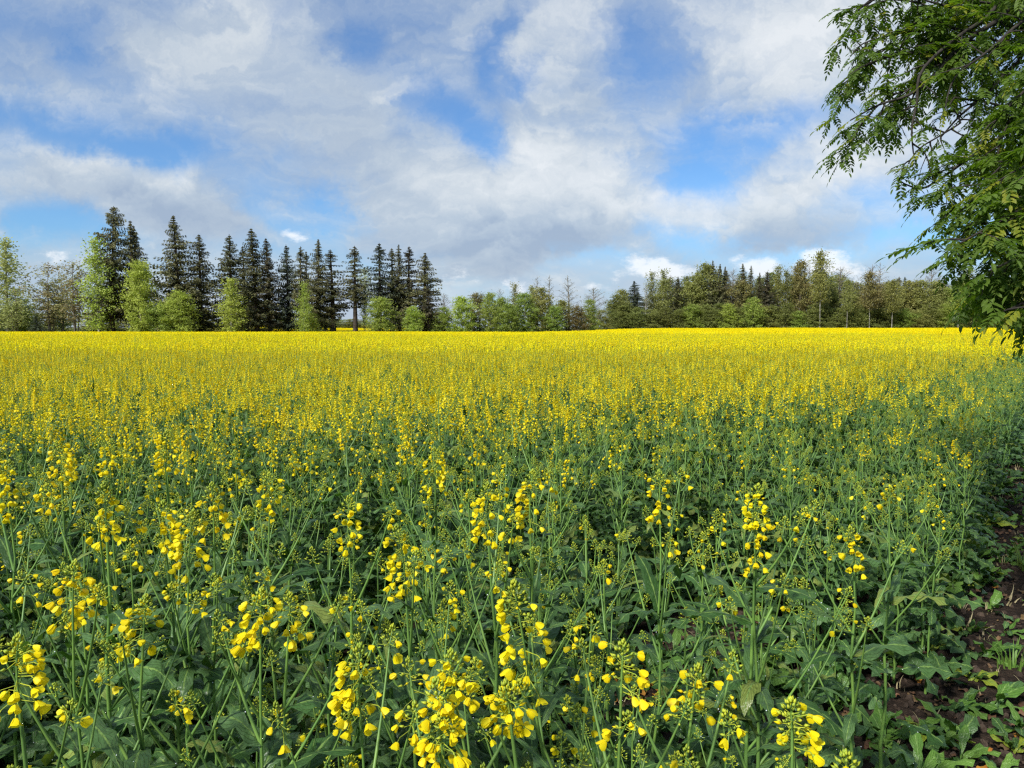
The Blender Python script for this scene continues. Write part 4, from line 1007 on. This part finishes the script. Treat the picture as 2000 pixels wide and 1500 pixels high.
B([(2120, 380, 3.2), (2050, 440, 3.1), (1990, 470, 3.1), (1925, 490, 3.1), (1870, 500, 3.1)], .012, .003, 1.2, .18)
B([(2120, 460, 3.3), (2060, 520, 3.2), (2010, 560, 3.2), (1965, 580, 3.2), (1940, 610, 3.2)], .012, .003, 1.2, .14)
B([(2080, 150, 3.6), (2000, 200, 3.5), (1960, 260, 3.5), (1945, 320, 3.5)], .014, .003, 1.2, .24)
B([(2090, 420, 3.2), (2030, 470, 3.1), (1980, 520, 3.1), (1930, 545, 3.1), (1900, 560, 3.1)], .012, .003, 1.2, .16)
B([(1960, 10, 4.0), (1870, 40, 4.0), (1800, 70, 3.95), (1730, 95, 3.9), (1690, 120, 3.9), (1660, 160, 3.85)], .012, .003, 1.3, .24)
B([(1900, 80, 4.0), (1840, 140, 3.9), (1790, 170, 3.85), (1740, 190, 3.8), (1700, 225, 3.8), (1680, 250, 3.8)], .012, .003, 1.5, .20)
B([(1880, 60, 3.9), (1800, 60, 3.9), (1740, 70, 3.9), (1690, 85, 3.9), (1665, 110, 3.9)], .010, .003, 1.5, .18)
B([(1880, 20, 3.9), (1800, 5, 3.9), (1740, 0, 3.9), (1700, 15, 3.9)], .010, .003, 1.5, .18)
B([(1940, -40, 4.2), (1850, -30, 4.1), (1770, -30, 4.0), (1710, 0, 4.0), (1670, 40, 4.0)], .012, .003, 1.3, .26)
B([(1930, 200, 3.8), (1880, 240, 3.7), (1840, 265, 3.7), (1800, 290, 3.7), (1778, 320, 3.7)], .010, .003, 1.1, .18)
B([(2090, -90, 4.0), (1980, -60, 3.9), (1900, -40, 3.9), (1820, -30, 3.9), (1760, -20, 3.9)], .02, .003, 1.2, .34)
B([(2090, 0, 3.7), (2000, 40, 3.6), (1930, 100, 3.6), (1870, 150, 3.6), (1850, 210, 3.6)], .02, .003, 1.1, .28)
B([(2160, 100, 3.2), (2090, 180, 3.1), (2040, 260, 3.0), (2000, 330, 3.0)], .02, .003, 1.2, .30)
for i in range(9):      # the rest of the crown, outside the picture
    a = R(-60 + 22 * i); z = rr.uniform(2.0, 4.6); d = Vector((math.cos(a), math.sin(a), .45)); b0 = Vector((0, .05, z)); mbw = MB()
    Q = [b0 + d * (1.9 * t / 8) + Vector((0, 0, -.10 * (t / 3) ** 2)) for t in range(9)]
    mbw.tube(Q, [.03 - .003 * t for t in range(9)], M['bark'], 6)
    for t in range(2, 9):
        for k in range(3): twig(mbw, Q[t], d * .5 + Vector((rr.gauss(0, .8), rr.gauss(0, .8), rr.gauss(0, .6))), .36, rr, .0045, .8, .11, 1)
    link('branch', mbw.mesh('branch'), rowan)
link('trunk', tb.mesh('trunk'), rowan); link('crown', cb_.mesh('crown', False), rowan)
print('leaves', leaf_n, 'individual plants', n_ind, 'mass', len(PL), 'weeds', len(PW), 'grass', len(PG))
